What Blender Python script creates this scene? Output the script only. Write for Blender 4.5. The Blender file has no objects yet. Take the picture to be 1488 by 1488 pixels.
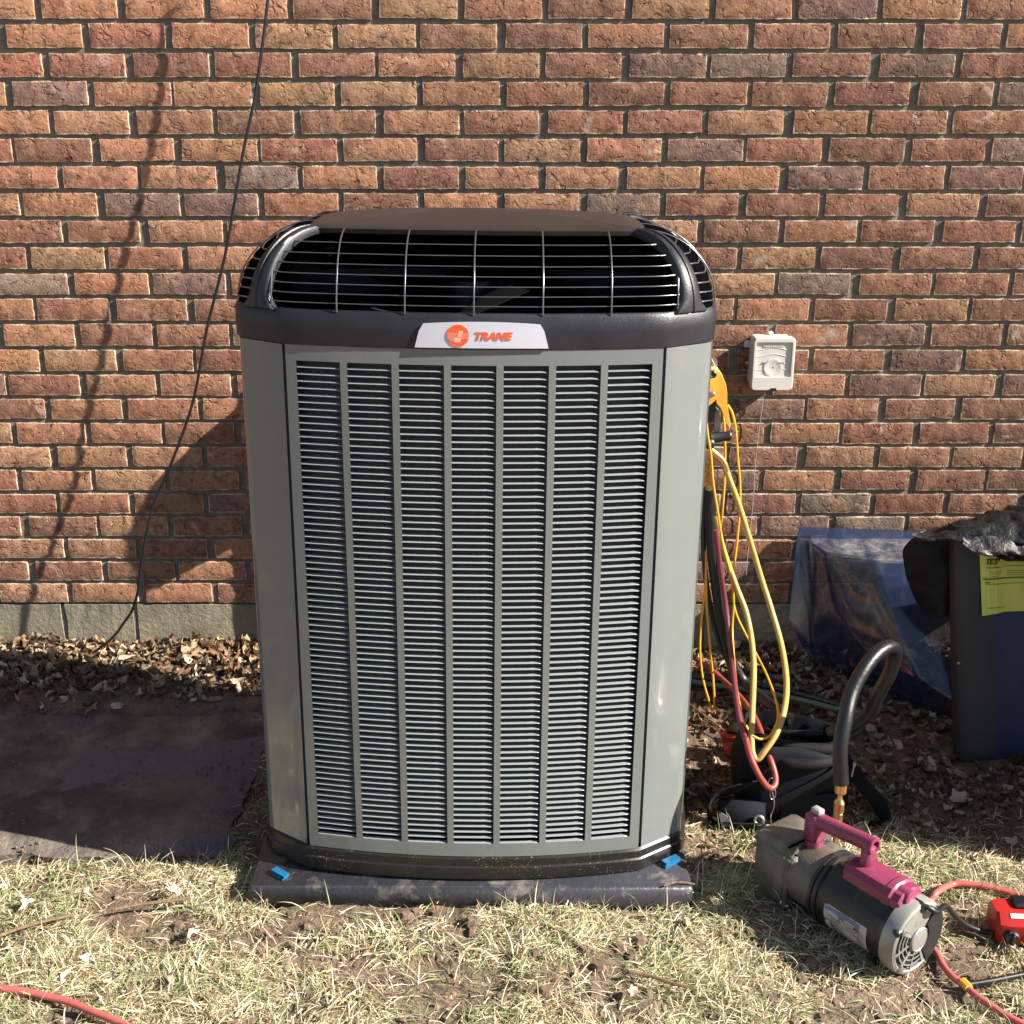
import bpy, math, random
import numpy as np
from mathutils import Vector, Matrix, noise
random.seed(7); RNG = np.random.default_rng(11)
scene = bpy.context.scene
COL = scene.collection
R = math.radians

# ------------------------------------------------------------------ camera
cam_data = bpy.data.cameras.new('camera')
cam = bpy.data.objects.new('camera', cam_data); COL.objects.link(cam)
cam.location = (0.0, -3.1527, 1.469)
cam.rotation_euler = (R(90 - 18.596), 0, 0)
cam_data.sensor_width = 36; cam_data.lens = 36 * 1750 / 1488
cam_data.clip_start = 0.05; cam_data.clip_end = 400
scene.camera = cam

# ------------------------------------------------------------------ light
SUN_DIR = Vector((1.0, -0.265, 0.70)).normalized()        # towards the sun
SUN_EL = math.asin(SUN_DIR.z); SUN_AZ = math.atan2(SUN_DIR.x, SUN_DIR.y)
world = bpy.data.worlds.new('World'); scene.world = world; world.use_nodes = True
wn = world.node_tree
sky = wn.nodes.new('ShaderNodeTexSky'); sky.sky_type = 'NISHITA'; sky.sun_disc = False
sky.sun_elevation = SUN_EL; sky.sun_rotation = SUN_AZ
sky.air_density = 1.0; sky.dust_density = 0.6; sky.ozone_density = 1.0
wn.links.new(sky.outputs[0], wn.nodes['Background'].inputs[0])
wn.nodes['Background'].inputs[1].default_value = 0.05
sun_data = bpy.data.lights.new('sun', 'SUN'); sun_data.energy = 5.0; sun_data.angle = R(0.45)
sun_data.color = (1.0, 0.94, 0.84)
sun = bpy.data.objects.new('sun', sun_data); COL.objects.link(sun)
sun.rotation_euler = SUN_DIR.to_track_quat('Z', 'Y').to_euler()
sun.location = (6, -2, 5)
scene.view_settings.view_transform = 'Standard'; scene.view_settings.look = 'None'
scene.view_settings.exposure = 1.5; scene.view_settings.gamma = 1
scene.view_settings.use_curve_mapping = False

# ------------------------------------------------------------------ mesh helpers
class MB:
    """collects vertices and faces of one mesh"""
    def __init__(s): s.v = []; s.f = []; s.c = []
    def add(s, vs, fs, col=None):
        o = len(s.v); s.v += [tuple(p) for p in vs]
        s.f += [tuple(i + o for i in f) for f in fs]
        s.c += [col] * len(fs)
    def box(s, c, d, M=None, col=None):
        x, y, z = d[0]/2, d[1]/2, d[2]/2
        p = [Vector((sx*x, sy*y, sz*z)) for sz in (-1, 1) for sy in (-1, 1) for sx in (-1, 1)]
        if M is not None: p = [M @ q for q in p]
        p = [q + Vector(c) for q in p]
        s.add(p, [(0,2,3,1),(4,5,7,6),(0,1,5,4),(2,6,7,3),(0,4,6,2),(1,3,7,5)], col)
    def rbox(s, c, d, b, M=None):
        """box with chamfered edges"""
        hx, hy, hz = d[0]/2, d[1]/2, d[2]/2
        prof = [(-hz, b), (-hz + b, 0), (hz - b, 0), (hz, b)]
        rings = []
        for z, i in prof:
            X, Y = hx - i, hy - i; k = b * .9
            rings.append([Vector(q) for q in ((-X+k,-Y,z),(X-k,-Y,z),(X,-Y+k,z),(X,Y-k,z),(X-k,Y,z),(-X+k,Y,z),(-X,Y-k,z),(-X,-Y+k,z))])
        s.loft(rings, True, True, True, M, c)
    def loft(s, rings, closed=True, cap0=False, cap1=False, M=None, off=(0,0,0), col=None):
        n = len(rings[0]); vs = []
        for r in rings:
            for p in r:
                q = Vector(p)
                if M is not None: q = M @ q
                vs.append(q + Vector(off))
        fs = []
        for i in range(len(rings) - 1):
            for j in range(n if closed else n - 1):
                k = (j + 1) % n
                fs.append((i*n + j, i*n + k, (i+1)*n + k, (i+1)*n + j))
        if cap0: fs.append(tuple(range(n - 1, -1, -1)))
        if cap1: fs.append(tuple((len(rings) - 1)*n + j for j in range(n)))
        s.add(vs, fs, col)
    def tube(s, path, r, n=8, cap=True, col=None):
        P = [Vector(p) for p in path]; m = len(P)
        rad = r if isinstance(r, (list, tuple)) else [r] * m
        t0 = (P[1] - P[0]).normalized()
        up = Vector((0, 0, 1)) if abs(t0.z) < .9 else Vector((1, 0, 0))
        u = t0.cross(up).normalized(); rings = []
        for i in range(m):
            t = (P[min(i+1, m-1)] - P[max(i-1, 0)]).normalized()
            u = (u - t * u.dot(t)).normalized(); w = t.cross(u)
            rings.append([P[i] + (u*math.cos(a) + w*math.sin(a)) * rad[i] for a in (2*math.pi*k/n for k in range(n))])
        s.loft(rings, True, cap, cap, None, (0,0,0), col)
    def lathe(s, prof, n=24, M=None, off=(0,0,0), cap0=True, cap1=True):
        """profile of (radius, height) turned round the local z axis"""
        rings = [[Vector((r*math.cos(2*math.pi*k/n), r*math.sin(2*math.pi*k/n), z)) for k in range(n)] for r, z in prof]
        s.loft(rings, True, cap0, cap1, M, off)
    def prism(s, poly, h0, h1, M=None, off=(0,0,0)):
        """polygon in the local xy plane, extruded along z"""
        s.loft([[Vector((x, y, h0)) for x, y in poly], [Vector((x, y, h1)) for x, y in poly]], True, True, True, M, off)
    def ribbon(s, path, side, w, t):
        """flat strap along a path; side is the direction of its width (one, or one per point)"""
        P = [Vector(p) for p in path]; m = len(P); rings = []
        for i in range(m):
            tg = (P[min(i+1, m-1)] - P[max(i-1, 0)]).normalized()
            sv = Vector(side[i] if isinstance(side, list) else side); sv = (sv - tg*sv.dot(tg)).normalized()
            nn = tg.cross(sv)
            rings.append([P[i] - sv*w/2 - nn*t/2, P[i] + sv*w/2 - nn*t/2, P[i] + sv*w/2 + nn*t/2, P[i] - sv*w/2 + nn*t/2])
        s.loft(rings, True, True, True)
    def mesh(s, name, smooth=None, M=None):
        me = bpy.data.meshes.new(name); vs = s.v
        if M is not None: vs = [tuple(M @ Vector(p)) for p in vs]
        me.from_pydata(vs, [], s.f)
        if any(c is not None for c in s.c):
            a = me.color_attributes.new('tint', 'FLOAT_COLOR', 'CORNER'); buf = []
            for p, c in zip(me.polygons, s.c):
                buf += list((*(c or (1,1,1)), 1.0)) * p.loop_total
            a.data.foreach_set('color', buf)
        if smooth is not None:
            me.polygons.foreach_set('use_smooth', [True] * len(me.polygons))
            me.set_sharp_from_angle(angle=R(smooth))
        me.update()
        return me

WORLD = {}
def link(name, me, m, parent=None, world=False):
    o = bpy.data.objects.new(name, me); COL.objects.link(o)
    if m is not None and len(me.materials) == 0: me.materials.append(m)
    if parent is not None:
        o.parent = parent
        WORLD[o.name] = WORLD[parent.name].copy()
    else: WORLD[o.name] = Matrix.Identity(4)
    return o
def obj(name, mb, m, parent=None, smooth=None, world=False):
    """one mesh object; world=True: the shape was collected in world coordinates"""
    M = WORLD[parent.name].inverted() if (world and parent is not None) else None
    return link(name, mb.mesh(name, smooth, M), m, parent)
def tag(o, label=None, cat=None, group=None, kind=None):
    if label: o['label'] = label
    if cat: o['category'] = cat
    if group: o['group'] = group
    if kind: o['kind'] = kind
    return o
def thing(name, label, cat, loc, rot=(0,0,0), group=None):
    o = bpy.data.objects.new(name, None); COL.objects.link(o); o.empty_display_size = .05
    o.location = loc; o.rotation_euler = rot
    WORLD[o.name] = Matrix.Translation(loc) @ o.rotation_euler.to_matrix().to_4x4()
    return tag(o, label, cat, group)
def solo(name, mb, m, label, cat, loc, group=None, smooth=40):
    """a thing that is one mesh; shape given in world coordinates, origin moved to loc"""
    o = link(name, mb.mesh(name, smooth, Matrix.Translation(-Vector(loc))), m)
    o.location = loc; WORLD[o.name] = Matrix.Translation(loc)
    return tag(o, label, cat, group)
def spline(pts, k=6):
    """Catmull-Rom curve through the points"""
    P = [Vector(p) for p in pts]; P = [P[0]*2 - P[1]] + P + [P[-1]*2 - P[-2]]; out = []
    for i in range(1, len(P) - 2):
        a, b, c, d = P[i-1], P[i], P[i+1], P[i+2]
        for j in range(k):
            t = j / k
            out.append(.5*((2*b) + (c-a)*t + (2*a-5*b+4*c-d)*t*t + (3*b-a-3*c+d)*t**3))
    out.append(P[-2]); return out

# ------------------------------------------------------------------ materials
def new_mat(name):
    m = bpy.data.materials.new(name); m.use_nodes = True
    nt = m.node_tree
    return m, nt, nt.nodes['Principled BSDF']
def N(nt, kind, **kw):
    n = nt.nodes.new(kind)
    for k, v in kw.items():
        if hasattr(n, k): setattr(n, k, v)
        else: n.inputs[k].default_value = v
    return n
def mixc(nt, a, b, fac, mode='MIX'):
    n = nt.nodes.new('ShaderNodeMix'); n.data_type = 'RGBA'; n.blend_type = mode
    for i, v in ((0, fac), (6, a), (7, b)):
        if hasattr(v, 'is_output'): nt.links.new(v, n.inputs[i])
        elif i == 0: n.inputs[0].default_value = v
        else: n.inputs[i].default_value = (*v, 1) if len(v) == 3 else v
    return n.outputs[2]
def ramp(nt, src, lo, hi):
    n = nt.nodes.new('ShaderNodeMapRange'); n.inputs[1].default_value = lo; n.inputs[2].default_value = hi
    nt.links.new(src, n.inputs[0]); return n.outputs[0]
def tex(nt, vec, scale, detail=4, rough=.6, dist=0.0):
    n = nt.nodes.new('ShaderNodeTexNoise'); n.inputs['Scale'].default_value = scale
    n.inputs['Detail'].default_value = detail; n.inputs['Roughness'].default_value = rough; n.inputs['Distortion'].default_value = dist
    nt.links.new(vec, n.inputs['Vector']); return n.outputs['Fac']
def bump(nt, bs, h, dist, strength=1.0):
    n = nt.nodes.new('ShaderNodeBump'); n.inputs['Distance'].default_value = dist; n.inputs['Strength'].default_value = strength
    nt.links.new(h, n.inputs['Height']); nt.links.new(n.outputs[0], bs.inputs['Normal']); return n
def mat(name, col, rough=.5, metal=0., var=.12, scale=30, bmp=0., bscale=200, dirt=None, dirt_lo=.5, dirt_hi=.7, dscale=12, coat=0., spec=.5, rvar=.0):
    m, nt, bs = new_mat(name)
    co = nt.nodes.new('ShaderNodeTexCoord').outputs['Object']
    n = tex(nt, co, scale)
    c = mixc(nt, tuple(x*(1-var) for x in col), tuple(min(1, x*(1+var)) for x in col), ramp(nt, n, .3, .7))
    if dirt is not None:
        d = tex(nt, co, dscale, 6, .65)
        c = mixc(nt, c, dirt, ramp(nt, d, dirt_lo, dirt_hi))
    nt.links.new(c, bs.inputs['Base Color'])
    bs.inputs['Roughness'].default_value = rough; bs.inputs['Metallic'].default_value = metal
    bs.inputs['Specular IOR Level'].default_value = spec
    if rvar: 
        rr = nt.nodes.new('ShaderNodeMapRange'); rr.inputs[1].default_value=.3; rr.inputs[2].default_value=.7
        rr.inputs[3].default_value=max(.02, rough-rvar); rr.inputs[4].default_value=min(1, rough+rvar)
        nt.links.new(tex(nt, co, scale*.7, 5), rr.inputs[0]); nt.links.new(rr.outputs[0], bs.inputs['Roughness'])
    if coat: bs.inputs['Coat Weight'].default_value = coat; bs.inputs['Coat Roughness'].default_value = .05
    if bmp: bump(nt, bs, tex(nt, co, bscale, 5, .65), bmp)
    return m

def slab_mat():
    m = mat('slab_concrete', (.165,.136,.108), .8, var=.5, scale=11, bmp=.008, bscale=60, dirt=(.065,.055,.050), dirt_lo=.46, dirt_hi=.62, dscale=6)
    nt = m.node_tree; bs = nt.nodes['Principled BSDF']
    co = nt.nodes.new('ShaderNodeTexCoord').outputs['Object']
    k = ramp(nt, tex(nt, co, 4.2, 7, .58, .25), .555, .585)       # smooth skins of old mortar
    nt.links.new(mixc(nt, bs.inputs['Base Color'].links[0].from_socket, (.092,.095,.125), k), bs.inputs['Base Color'])
    r = nt.nodes.new('ShaderNodeMapRange'); r.inputs[3].default_value = .8; r.inputs[4].default_value = .30
    nt.links.new(k, r.inputs[0]); nt.links.new(r.outputs[0], bs.inputs['Roughness'])
    return m
def brick_mat(name, per_object):
    m, nt, bs = new_mat(name)
    tc = nt.nodes.new('ShaderNodeTexCoord'); co = tc.outputs['Object']
    if per_object:
        oi = nt.nodes.new('ShaderNodeObjectInfo'); base = oi.outputs['Color']
        sc = nt.nodes.new('ShaderNodeVectorMath'); sc.operation = 'SCALE'; sc.inputs[0].default_value = (37.1, 11.3, 53.7)
        nt.links.new(oi.outputs['Random'], sc.inputs['Scale'])
        ad = nt.nodes.new('ShaderNodeVectorMath'); nt.links.new(co, ad.inputs[0]); nt.links.new(sc.outputs[0], ad.inputs[1])
        co = ad.outputs[0]
    else:
        at = nt.nodes.new('ShaderNodeAttribute'); at.attribute_name = 'tint'; base = at.outputs['Color']
    n1 = tex(nt, co, 17, 6, .7, .4); n2 = tex(nt, co, 55, 6, .7, .3); n3 = tex(nt, co, 13, 5, .65, .8)
    c = mixc(nt, base, (.41,.225,.130), ramp(nt, n1, .48, .82), 'MIX')
    c = mixc(nt, c, (.135,.062,.042), ramp(nt, tex(nt, co, 26, 5, .65, .5), .52, .75))
    c = mixc(nt, c, (.13,.060,.038), ramp(nt, n2, .54, .82))
    hs = nt.nodes.new('ShaderNodeMix'); hs.data_type = 'RGBA'; hs.blend_type = 'MULTIPLY'; hs.inputs[0].default_value = .7
    nt.links.new(c, hs.inputs[6])
    v = nt.nodes.new('ShaderNodeMapRange'); v.inputs[1].default_value=.25; v.inputs[2].default_value=.75; v.inputs[3].default_value=.55; v.inputs[4].default_value=1.45
    nt.links.new(tex(nt, co, 160, 4, .7), v.inputs[0]); nt.links.new(v.outputs[0], hs.inputs[7])
    c = mixc(nt, hs.outputs[2], (.55,.48,.42), ramp(nt, n3, .62, .84))          # pale bloom
    if per_object:                                             # mortar smears and pale lit rims painted along the arrises
        sx = nt.nodes.new('ShaderNodeSeparateXYZ'); nt.links.new(tc.outputs['Object'], sx.inputs[0]); ds = []
        for ax, lim in ((0, .0934), (2, .0277)):
            ab = nt.nodes.new('ShaderNodeMath'); ab.operation = 'ABSOLUTE'; nt.links.new(sx.outputs[ax], ab.inputs[0])
            q = nt.nodes.new('ShaderNodeMath'); q.operation = 'SUBTRACT'; q.inputs[0].default_value = lim; nt.links.new(ab.outputs[0], q.inputs[1]); ds.append(q)
        mn = nt.nodes.new('ShaderNodeMath'); mn.operation = 'MINIMUM'; nt.links.new(ds[0].outputs[0], mn.inputs[0]); nt.links.new(ds[1].outputs[0], mn.inputs[1])
        e = nt.nodes.new('ShaderNodeMapRange'); e.inputs[1].default_value = .0030; e.inputs[2].default_value = .0008; nt.links.new(mn.outputs[0], e.inputs[0])
        k = nt.nodes.new('ShaderNodeMath'); k.operation = 'MULTIPLY'; nt.links.new(e.outputs[0], k.inputs[0]); nt.links.new(ramp(nt, tex(nt, co, 30, 4, .6), .38, .62), k.inputs[1])
        c = mixc(nt, c, (.60,.47,.35), k.outputs[0])
    nt.links.new(c, bs.inputs['Base Color']); bs.inputs['Roughness'].default_value = .88
    bs.inputs['Specular IOR Level'].default_value = .25
    def madd(x, k, y):
        q = nt.nodes.new('ShaderNodeMath'); q.operation = 'MULTIPLY_ADD'; q.inputs[1].default_value = k
        nt.links.new(x, q.inputs[0])
        if hasattr(y, 'is_output'): nt.links.new(y, q.inputs[2])
        else: q.inputs[2].default_value = y
        return q.outputs[0]
    mp = nt.nodes.new('ShaderNodeMapping'); mp.inputs['Scale'].default_value = (1.0, 1, 1.35); mp.inputs['Rotation'].default_value = (0, .5, 0)
    nt.links.new(co, mp.inputs[0])
    pits = ramp(nt, tex(nt, mp.outputs[0], 42, 4, .55, .8), .56, .72)          # torn pits and drag marks
    roll = tex(nt, co, 26, 3, .5, .2)
    h = madd(pits, -.55, madd(roll, .55, madd(tex(nt, co, 170, 4, .7), .20, 0.)))
    bump(nt, bs, h, .0112)
    return m
M_BRICK = brick_mat('brick_face', True); M_BRICKS = brick_mat('brick_face_far', False)
M_MORTAR = mat('mortar', (.165,.142,.115), .95, var=.25, scale=60, bmp=.004, bscale=140)
M_CONC = mat('foundation_concrete', (.235,.205,.145), .92, var=.22, scale=9, bmp=.004, bscale=90, dirt=(.17,.18,.11), dirt_lo=.5, dirt_hi=.75, dscale=5)
M_SLAB = slab_mat()
M_SOIL = mat('soil', (.165,.112,.076), .95, var=.4, scale=25, bmp=.014, bscale=60, dirt=(.07,.046,.031), dirt_lo=.50, dirt_hi=.7, dscale=14)
M_CLOD = mat('soil_crumb', (.15,.102,.07), .95, var=.45, scale=40)
M_PAINT = mat('grey_green_paint', (.158,.172,.168), .17, var=.03, scale=4, spec=.5, bmp=.0005, bscale=9, dirt=(.21,.205,.18), dirt_lo=.55, dirt_hi=.85, dscale=7, coat=.55)
M_SLAT = mat('louver_paint', (.215,.238,.24), .30, var=.04, scale=40)
M_CAP = mat('black_cap_plastic', (.013,.013,.018), .42, var=.2, scale=12, bmp=.0005, bscale=300, rvar=.10, dirt=(.16,.155,.15), dirt_lo=.70, dirt_hi=.80, dscale=46)
M_LID = mat('dusty_lid', (.022,.018,.0175), .40, var=.14, scale=7, dirt=(.028,.023,.022), dirt_lo=.52, dirt_hi=.72, dscale=9)
M_WIRE = mat('coated_wire', (.17,.17,.18), .3, metal=.75, var=.1)
M_DARK = mat('coil_shadow', (.007,.007,.010), .75, var=.3, scale=60)
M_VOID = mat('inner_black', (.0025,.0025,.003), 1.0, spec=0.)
M_COIL = mat('coil_fins', (.022,.025,.036), .55, var=.4, scale=90)
M_BLACK = mat('black_plastic', (.016,.016,.017), .45, var=.2)
M_FAN = mat('fan_blade', (.005,.005,.006), .45, var=.1)
def speckle():
    m, nt, bs = new_mat('speckled_base')
    co = nt.nodes.new('ShaderNodeTexCoord').outputs['Object']
    vo = nt.nodes.new('ShaderNodeTexVoronoi'); vo.inputs['Scale'].default_value = 190; nt.links.new(co, vo.inputs['Vector'])
    d = nt.nodes.new('ShaderNodeMath'); d.operation = 'LESS_THAN'; d.inputs[1].default_value = .17; nt.links.new(vo.outputs['Distance'], d.inputs[0])
    k = nt.nodes.new('ShaderNodeMath'); k.operation = 'MULTIPLY'; nt.links.new(d.outputs[0], k.inputs[0])
    nt.links.new(ramp(nt, tex(nt, co, 9, 3), .45, .60), k.inputs[1])
    nt.links.new(mixc(nt, (.013,.011,.010), (.32,.22,.11), k.outputs[0]), bs.inputs['Base Color'])
    bs.inputs['Roughness'].default_value = .38
    return m
M_BASE = speckle()
M_PAD = mat('pad_plastic', (.034,.034,.043), .38, var=.2, scale=14, bmp=.002, bscale=60, dirt=(.19,.17,.145), dirt_lo=.54, dirt_hi=.72, dscale=16)
M_SILVER = mat('badge_silver', (.62,.64,.72), .35, metal=.25, var=.03)
M_ORANGE = mat('badge_orange', (.85,.105,.03), .4, var=.03)
M_PALE = mat('badge_pale_orange', (.90,.42,.32), .4, var=.02)
M_BLUE = mat('blue_plastic', (.010,.12,.25), .4, var=.08)
M_WHITE = mat('white_plastic', (.62,.585,.53), .45, var=.05, scale=20)
M_CABLE = mat('cable_jacket', (.010,.010,.012), .42, var=.2)
M_GREYWIRE = mat('grey_wire', (.30,.30,.31), .5)
M_YEL = mat('yellow_paint', (.74,.37,.045), .35, var=.06)
M_YHOSE = mat('yellow_hose', (.42,.285,.08), .42, var=.08, scale=40)
M_YWIRE = mat('orange_yellow_wire', (.80,.36,.02), .4, var=.05)
M_BRASS = mat('brass', (.58,.40,.16), .32, metal=.95, var=.1)
M_STEEL = mat('steel', (.45,.45,.46), .35, metal=.9, var=.15)
M_GREYP = mat('grey_plastic', (.28,.28,.27), .5, var=.08)
M_RHOSE = mat('red_hose', (.27,.050,.036), .42, var=.12, scale=40)
M_BURG = mat('burgundy_hose', (.15,.03,.045), .35, var=.1)
M_RCORD = mat('red_cord', (.50,.11,.10), .36, var=.10, scale=60)
M_RED = mat('red_plastic', (.38,.020,.016), .30, var=.06)
M_HIGHLIGHT = mat('highlight_white', (.75,.72,.70), .25)
M_GREEN = mat('green_hose', (.10,.16,.115), .45, var=.15)
M_DGREEN = mat('dark_teal_hose', (.022,.036,.038), .4, var=.15)
M_MAG = mat('magenta_plastic', (.235,.036,.088), .36, var=.08, scale=20, dirt=(.13,.040,.055), dirt_lo=.56, dirt_hi=.78, dscale=26)
M_ALU = mat('cast_aluminium', (.165,.148,.128), .5, metal=.35, var=.2, scale=25, bmp=.0015, bscale=160, dirt=(.10,.08,.06), dirt_lo=.45, dirt_hi=.7, dscale=16)
M_BELL = mat('end_bell_aluminium', (.30,.29,.27), .45, metal=.4, var=.15, scale=40, dirt=(.20,.165,.12), dirt_lo=.5, dirt_hi=.72, dscale=22)
M_MOTOR = mat('motor_black', (.016,.015,.015), .42, var=.25, scale=20, dirt=(.085,.070,.055), dirt_lo=.56, dirt_hi=.72, dscale=18)
M_PLATE = mat('worn_label', (.46,.44,.40), .5, var=.08, dirt=(.12,.085,.05), dirt_lo=.49, dirt_hi=.58, dscale=55)
M_PRINT = mat('label_print', (.13,.15,.33), .5)
M_INK = mat('ink', (.03,.035,.02), .6)
M_BAG = mat('bag_fabric', (.0065,.007,.011), .75, var=.3, scale=20, bmp=.001, bscale=500, spec=.2)
M_STRAP = mat('webbing', (.0065,.0065,.0075), .75, spec=.22, var=.2, bmp=.001, bscale=400)
M_VELCRO = mat('grey_patch', (.09,.09,.10), .7)
def trash_mat():
    m = mat('trash_bag_film', (.0075,.0075,.0085), .50, var=.2, scale=12, bmp=.010, bscale=18, spec=.5); return m
M_TRASH = trash_mat(); M_BAG_REFLECT = mat('bag_reflection_film', (.006,.006,.007), .62, var=.2, scale=12, bmp=.004, bscale=14, spec=.3)
M_PANEL = mat('panel_paint_sky_tint', (.044,.054,.108), .22, var=.08, scale=5, spec=.8, bmp=.0006, bscale=6, coat=.6)  # blue of the reflected sky is painted into the base colour
M_EDGE_SHADE = mat('panel_edge_shade', (.030,.028,.028), .55, var=.1)  # same folded sheet; darker reflection of its turned edge painted as colour
M_YLABEL = mat('yellow_paper', (.80,.77,.14), .5, var=.05, scale=8)
def cover_mat():
    m, nt, bs = new_mat('clear_cover_plastic')
    co = nt.nodes.new('ShaderNodeTexCoord').outputs['Object']
    mp = nt.nodes.new('ShaderNodeMapping'); mp.inputs['Scale'].default_value = (1, 1, .22); nt.links.new(co, mp.inputs[0])
    d = ramp(nt, tex(nt, mp.outputs[0], 26, 8, .7, .8), .52, .80)
    d2 = ramp(nt, tex(nt, co, 7, 5, .6), .52, .80)
    nt.links.new(mixc(nt, (.036,.050,.115), (.15,.12,.085), d2), bs.inputs['Base Color'])  # blue sky reflection painted into the base colour; the brown is dirt
    bs.inputs['Roughness'].default_value = .10; bs.inputs['IOR'].default_value = 1.75
    bs.inputs['Specular IOR Level'].default_value = .9
    tr = nt.nodes.new('ShaderNodeBsdfTransparent'); tr.inputs[0].default_value = (.62,.62,.68,1)
    mx = nt.nodes.new('ShaderNodeMixShader')
    f = nt.nodes.new('ShaderNodeMapRange'); f.inputs[3].default_value = .40; f.inputs[4].default_value = .95
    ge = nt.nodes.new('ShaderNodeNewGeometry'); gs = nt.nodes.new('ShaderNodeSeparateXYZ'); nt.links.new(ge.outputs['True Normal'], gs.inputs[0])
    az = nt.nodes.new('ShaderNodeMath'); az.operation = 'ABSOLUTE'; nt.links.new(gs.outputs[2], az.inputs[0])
    dq = nt.nodes.new('ShaderNodeMath'); dq.operation = 'MULTIPLY'; nt.links.new(ramp(nt, az.outputs[0], .55, .92), dq.inputs[0]); nt.links.new(ramp(nt, tex(nt, co, 18, 6, .7), .38, .66), dq.inputs[1]); lit_dust = dq.outputs[0]                    # sunlit paleness of the dusty top, painted on upward faces
    mm = nt.nodes.new('ShaderNodeMath'); mm.operation = 'MAXIMUM'; nt.links.new(d, mm.inputs[0]); nt.links.new(lit_dust, mm.inputs[1])
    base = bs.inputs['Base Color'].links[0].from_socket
    nt.links.new(mixc(nt, base, (.28,.26,.24), lit_dust), bs.inputs['Base Color'])
    nt.links.new(mm.outputs[0], f.inputs[0]); nt.links.new(f.outputs[0], mx.inputs[0])
    nt.links.new(tr.outputs[0], mx.inputs[1]); nt.links.new(bs.outputs[0], mx.inputs[2])
    nt.links.new(mx.outputs[0], nt.nodes['Material Output'].inputs['Surface'])
    return m
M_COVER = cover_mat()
def attr_mat(name, rough=.7, trans=0., var=.2):
    m, nt, bs = new_mat(name)
    at = nt.nodes.new('ShaderNodeAttribute'); at.attribute_name = 'tint'
    co = nt.nodes.new('ShaderNodeTexCoord').outputs['Object']
    v = nt.nodes.new('ShaderNodeMapRange'); v.inputs[1].default_value=.3; v.inputs[2].default_value=.7; v.inputs[3].default_value=1-var; v.inputs[4].default_value=1+var
    nt.links.new(tex(nt, co, 120, 3), v.inputs[0])
    c = mixc(nt, at.outputs['Color'], v.outputs[0], 1.0, 'MULTIPLY')
    nt.links.new(c, bs.inputs['Base Color']); bs.inputs['Roughness'].default_value = rough
    bs.inputs['Specular IOR Level'].default_value = .3
    if trans:
        tl = nt.nodes.new('ShaderNodeBsdfTranslucent'); nt.links.new(c, tl.inputs[0])
        mx = nt.nodes.new('ShaderNodeMixShader'); mx.inputs[0].default_value = trans
        nt.links.new(bs.outputs[0], mx.inputs[1]); nt.links.new(tl.outputs[0], mx.inputs[2])
        nt.links.new(mx.outputs[0], nt.nodes['Material Output'].inputs['Surface'])
    return m
M_GRASS = attr_mat('dry_grass', .6, .25); M_LEAF = attr_mat('dry_leaf', .7, .2, .3)
def leaf_obj_mat():
    m, nt, bs = new_mat('single_leaf')
    oi = nt.nodes.new('ShaderNodeObjectInfo')
    co = nt.nodes.new('ShaderNodeTexCoord').outputs['Object']
    c = mixc(nt, oi.outputs['Color'], (.16,.09,.05), ramp(nt, tex(nt, co, 60, 4), .55, .8))
    nt.links.new(c, bs.inputs['Base Color']); bs.inputs['Roughness'].default_value = .65
    return m
M_LEAF1 = leaf_obj_mat()

# ------------------------------------------------------------------ ground
def fbm(x, y, s, o=4): return noise.fractal(Vector((x*s, y*s, 3.7)), 1.0, 2.0, o)
def gz(x, y):
    z = -.048
    if y > -.55: z += .045 * min(1, (y + .55) / .45)
    if y < -1.6: z -= .0
    z += .012 * fbm(x, y, 6) + .006 * fbm(x + 9, y, 22, 3)
    if -2.7 < x < -.62 and -.965 < y < -.30: z -= .02
    return z
def axis(a, b, fine, lo, hi):
    v = [a]; s = fine
    left = []; p = a
    while p > lo: s = min(s*1.35, 12); p -= s; left.append(p)
    n = round((b - a) / fine); mid = [a + (b - a)*i/n for i in range(n + 1)]
    right = []; p = b; s = fine
    while p < hi: s = min(s*1.35, 12); p += s; right.append(p)
    return left[::-1] + mid + right
gx = axis(-1.8, 1.9, .022, -60, 60); gy = axis(-2.1, 0.02, .022, -80, .02)
g = MB()
g.v = [(x, y, gz(x, y)) for y in gy for x in gx]
nx = len(gx)
g.f = [(j*nx+i, j*nx+i+1, (j+1)*nx+i+1, (j+1)*nx+i) for j in range(len(gy)-1) for i in range(nx-1)]; g.c = [None]*len(g.f)
ground = tag(obj('ground', g, M_SOIL, smooth=60), 'bare brown soil of the side yard', kind='structure')

# aged slab in the shade of the unit
s = MB(); sx0, sx1, sy0, sy1 = -2.6, -.615, -.962, -.300
nxs, nys = 60, 26; rows = []
for j in range(nys + 1):
    for i in range(nxs + 1):
        x = sx0 + (sx1 - sx0)*i/nxs; y = sy0 + (sy1 - sy0)*j/nys
        e = min(x - sx0, sx1 - x, y - sy0, sy1 - y)
        wob = .030*fbm(x, y, 9) if e < .04 else 0
        z = -.036 + .005*fbm(x, y, 4) + .003*fbm(x, y, 26) - (.008 if e < .03 else 0)
        rows.append((x + wob, y + wob, z))
s.v = rows; s.f = [(j*(nxs+1)+i, j*(nxs+1)+i+1, (j+1)*(nxs+1)+i+1, (j+1)*(nxs+1)+i) for j in range(nys) for i in range(nxs)]
edge = [i for i in range(nxs+1)] + [j*(nxs+1)+nxs for j in range(1, nys+1)] + [nys*(nxs+1)+i for i in range(nxs-1, -1, -1)] + [j*(nxs+1) for j in range(nys-1, 0, -1)]
o0 = len(s.v); s.v += [(s.v[i][0], s.v[i][1], -.12) for i in edge]
for k in range(len(edge)):
    k2 = (k + 1) % len(edge); s.f.append((edge[k], o0 + k, o0 + k2, edge[k2]))
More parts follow.
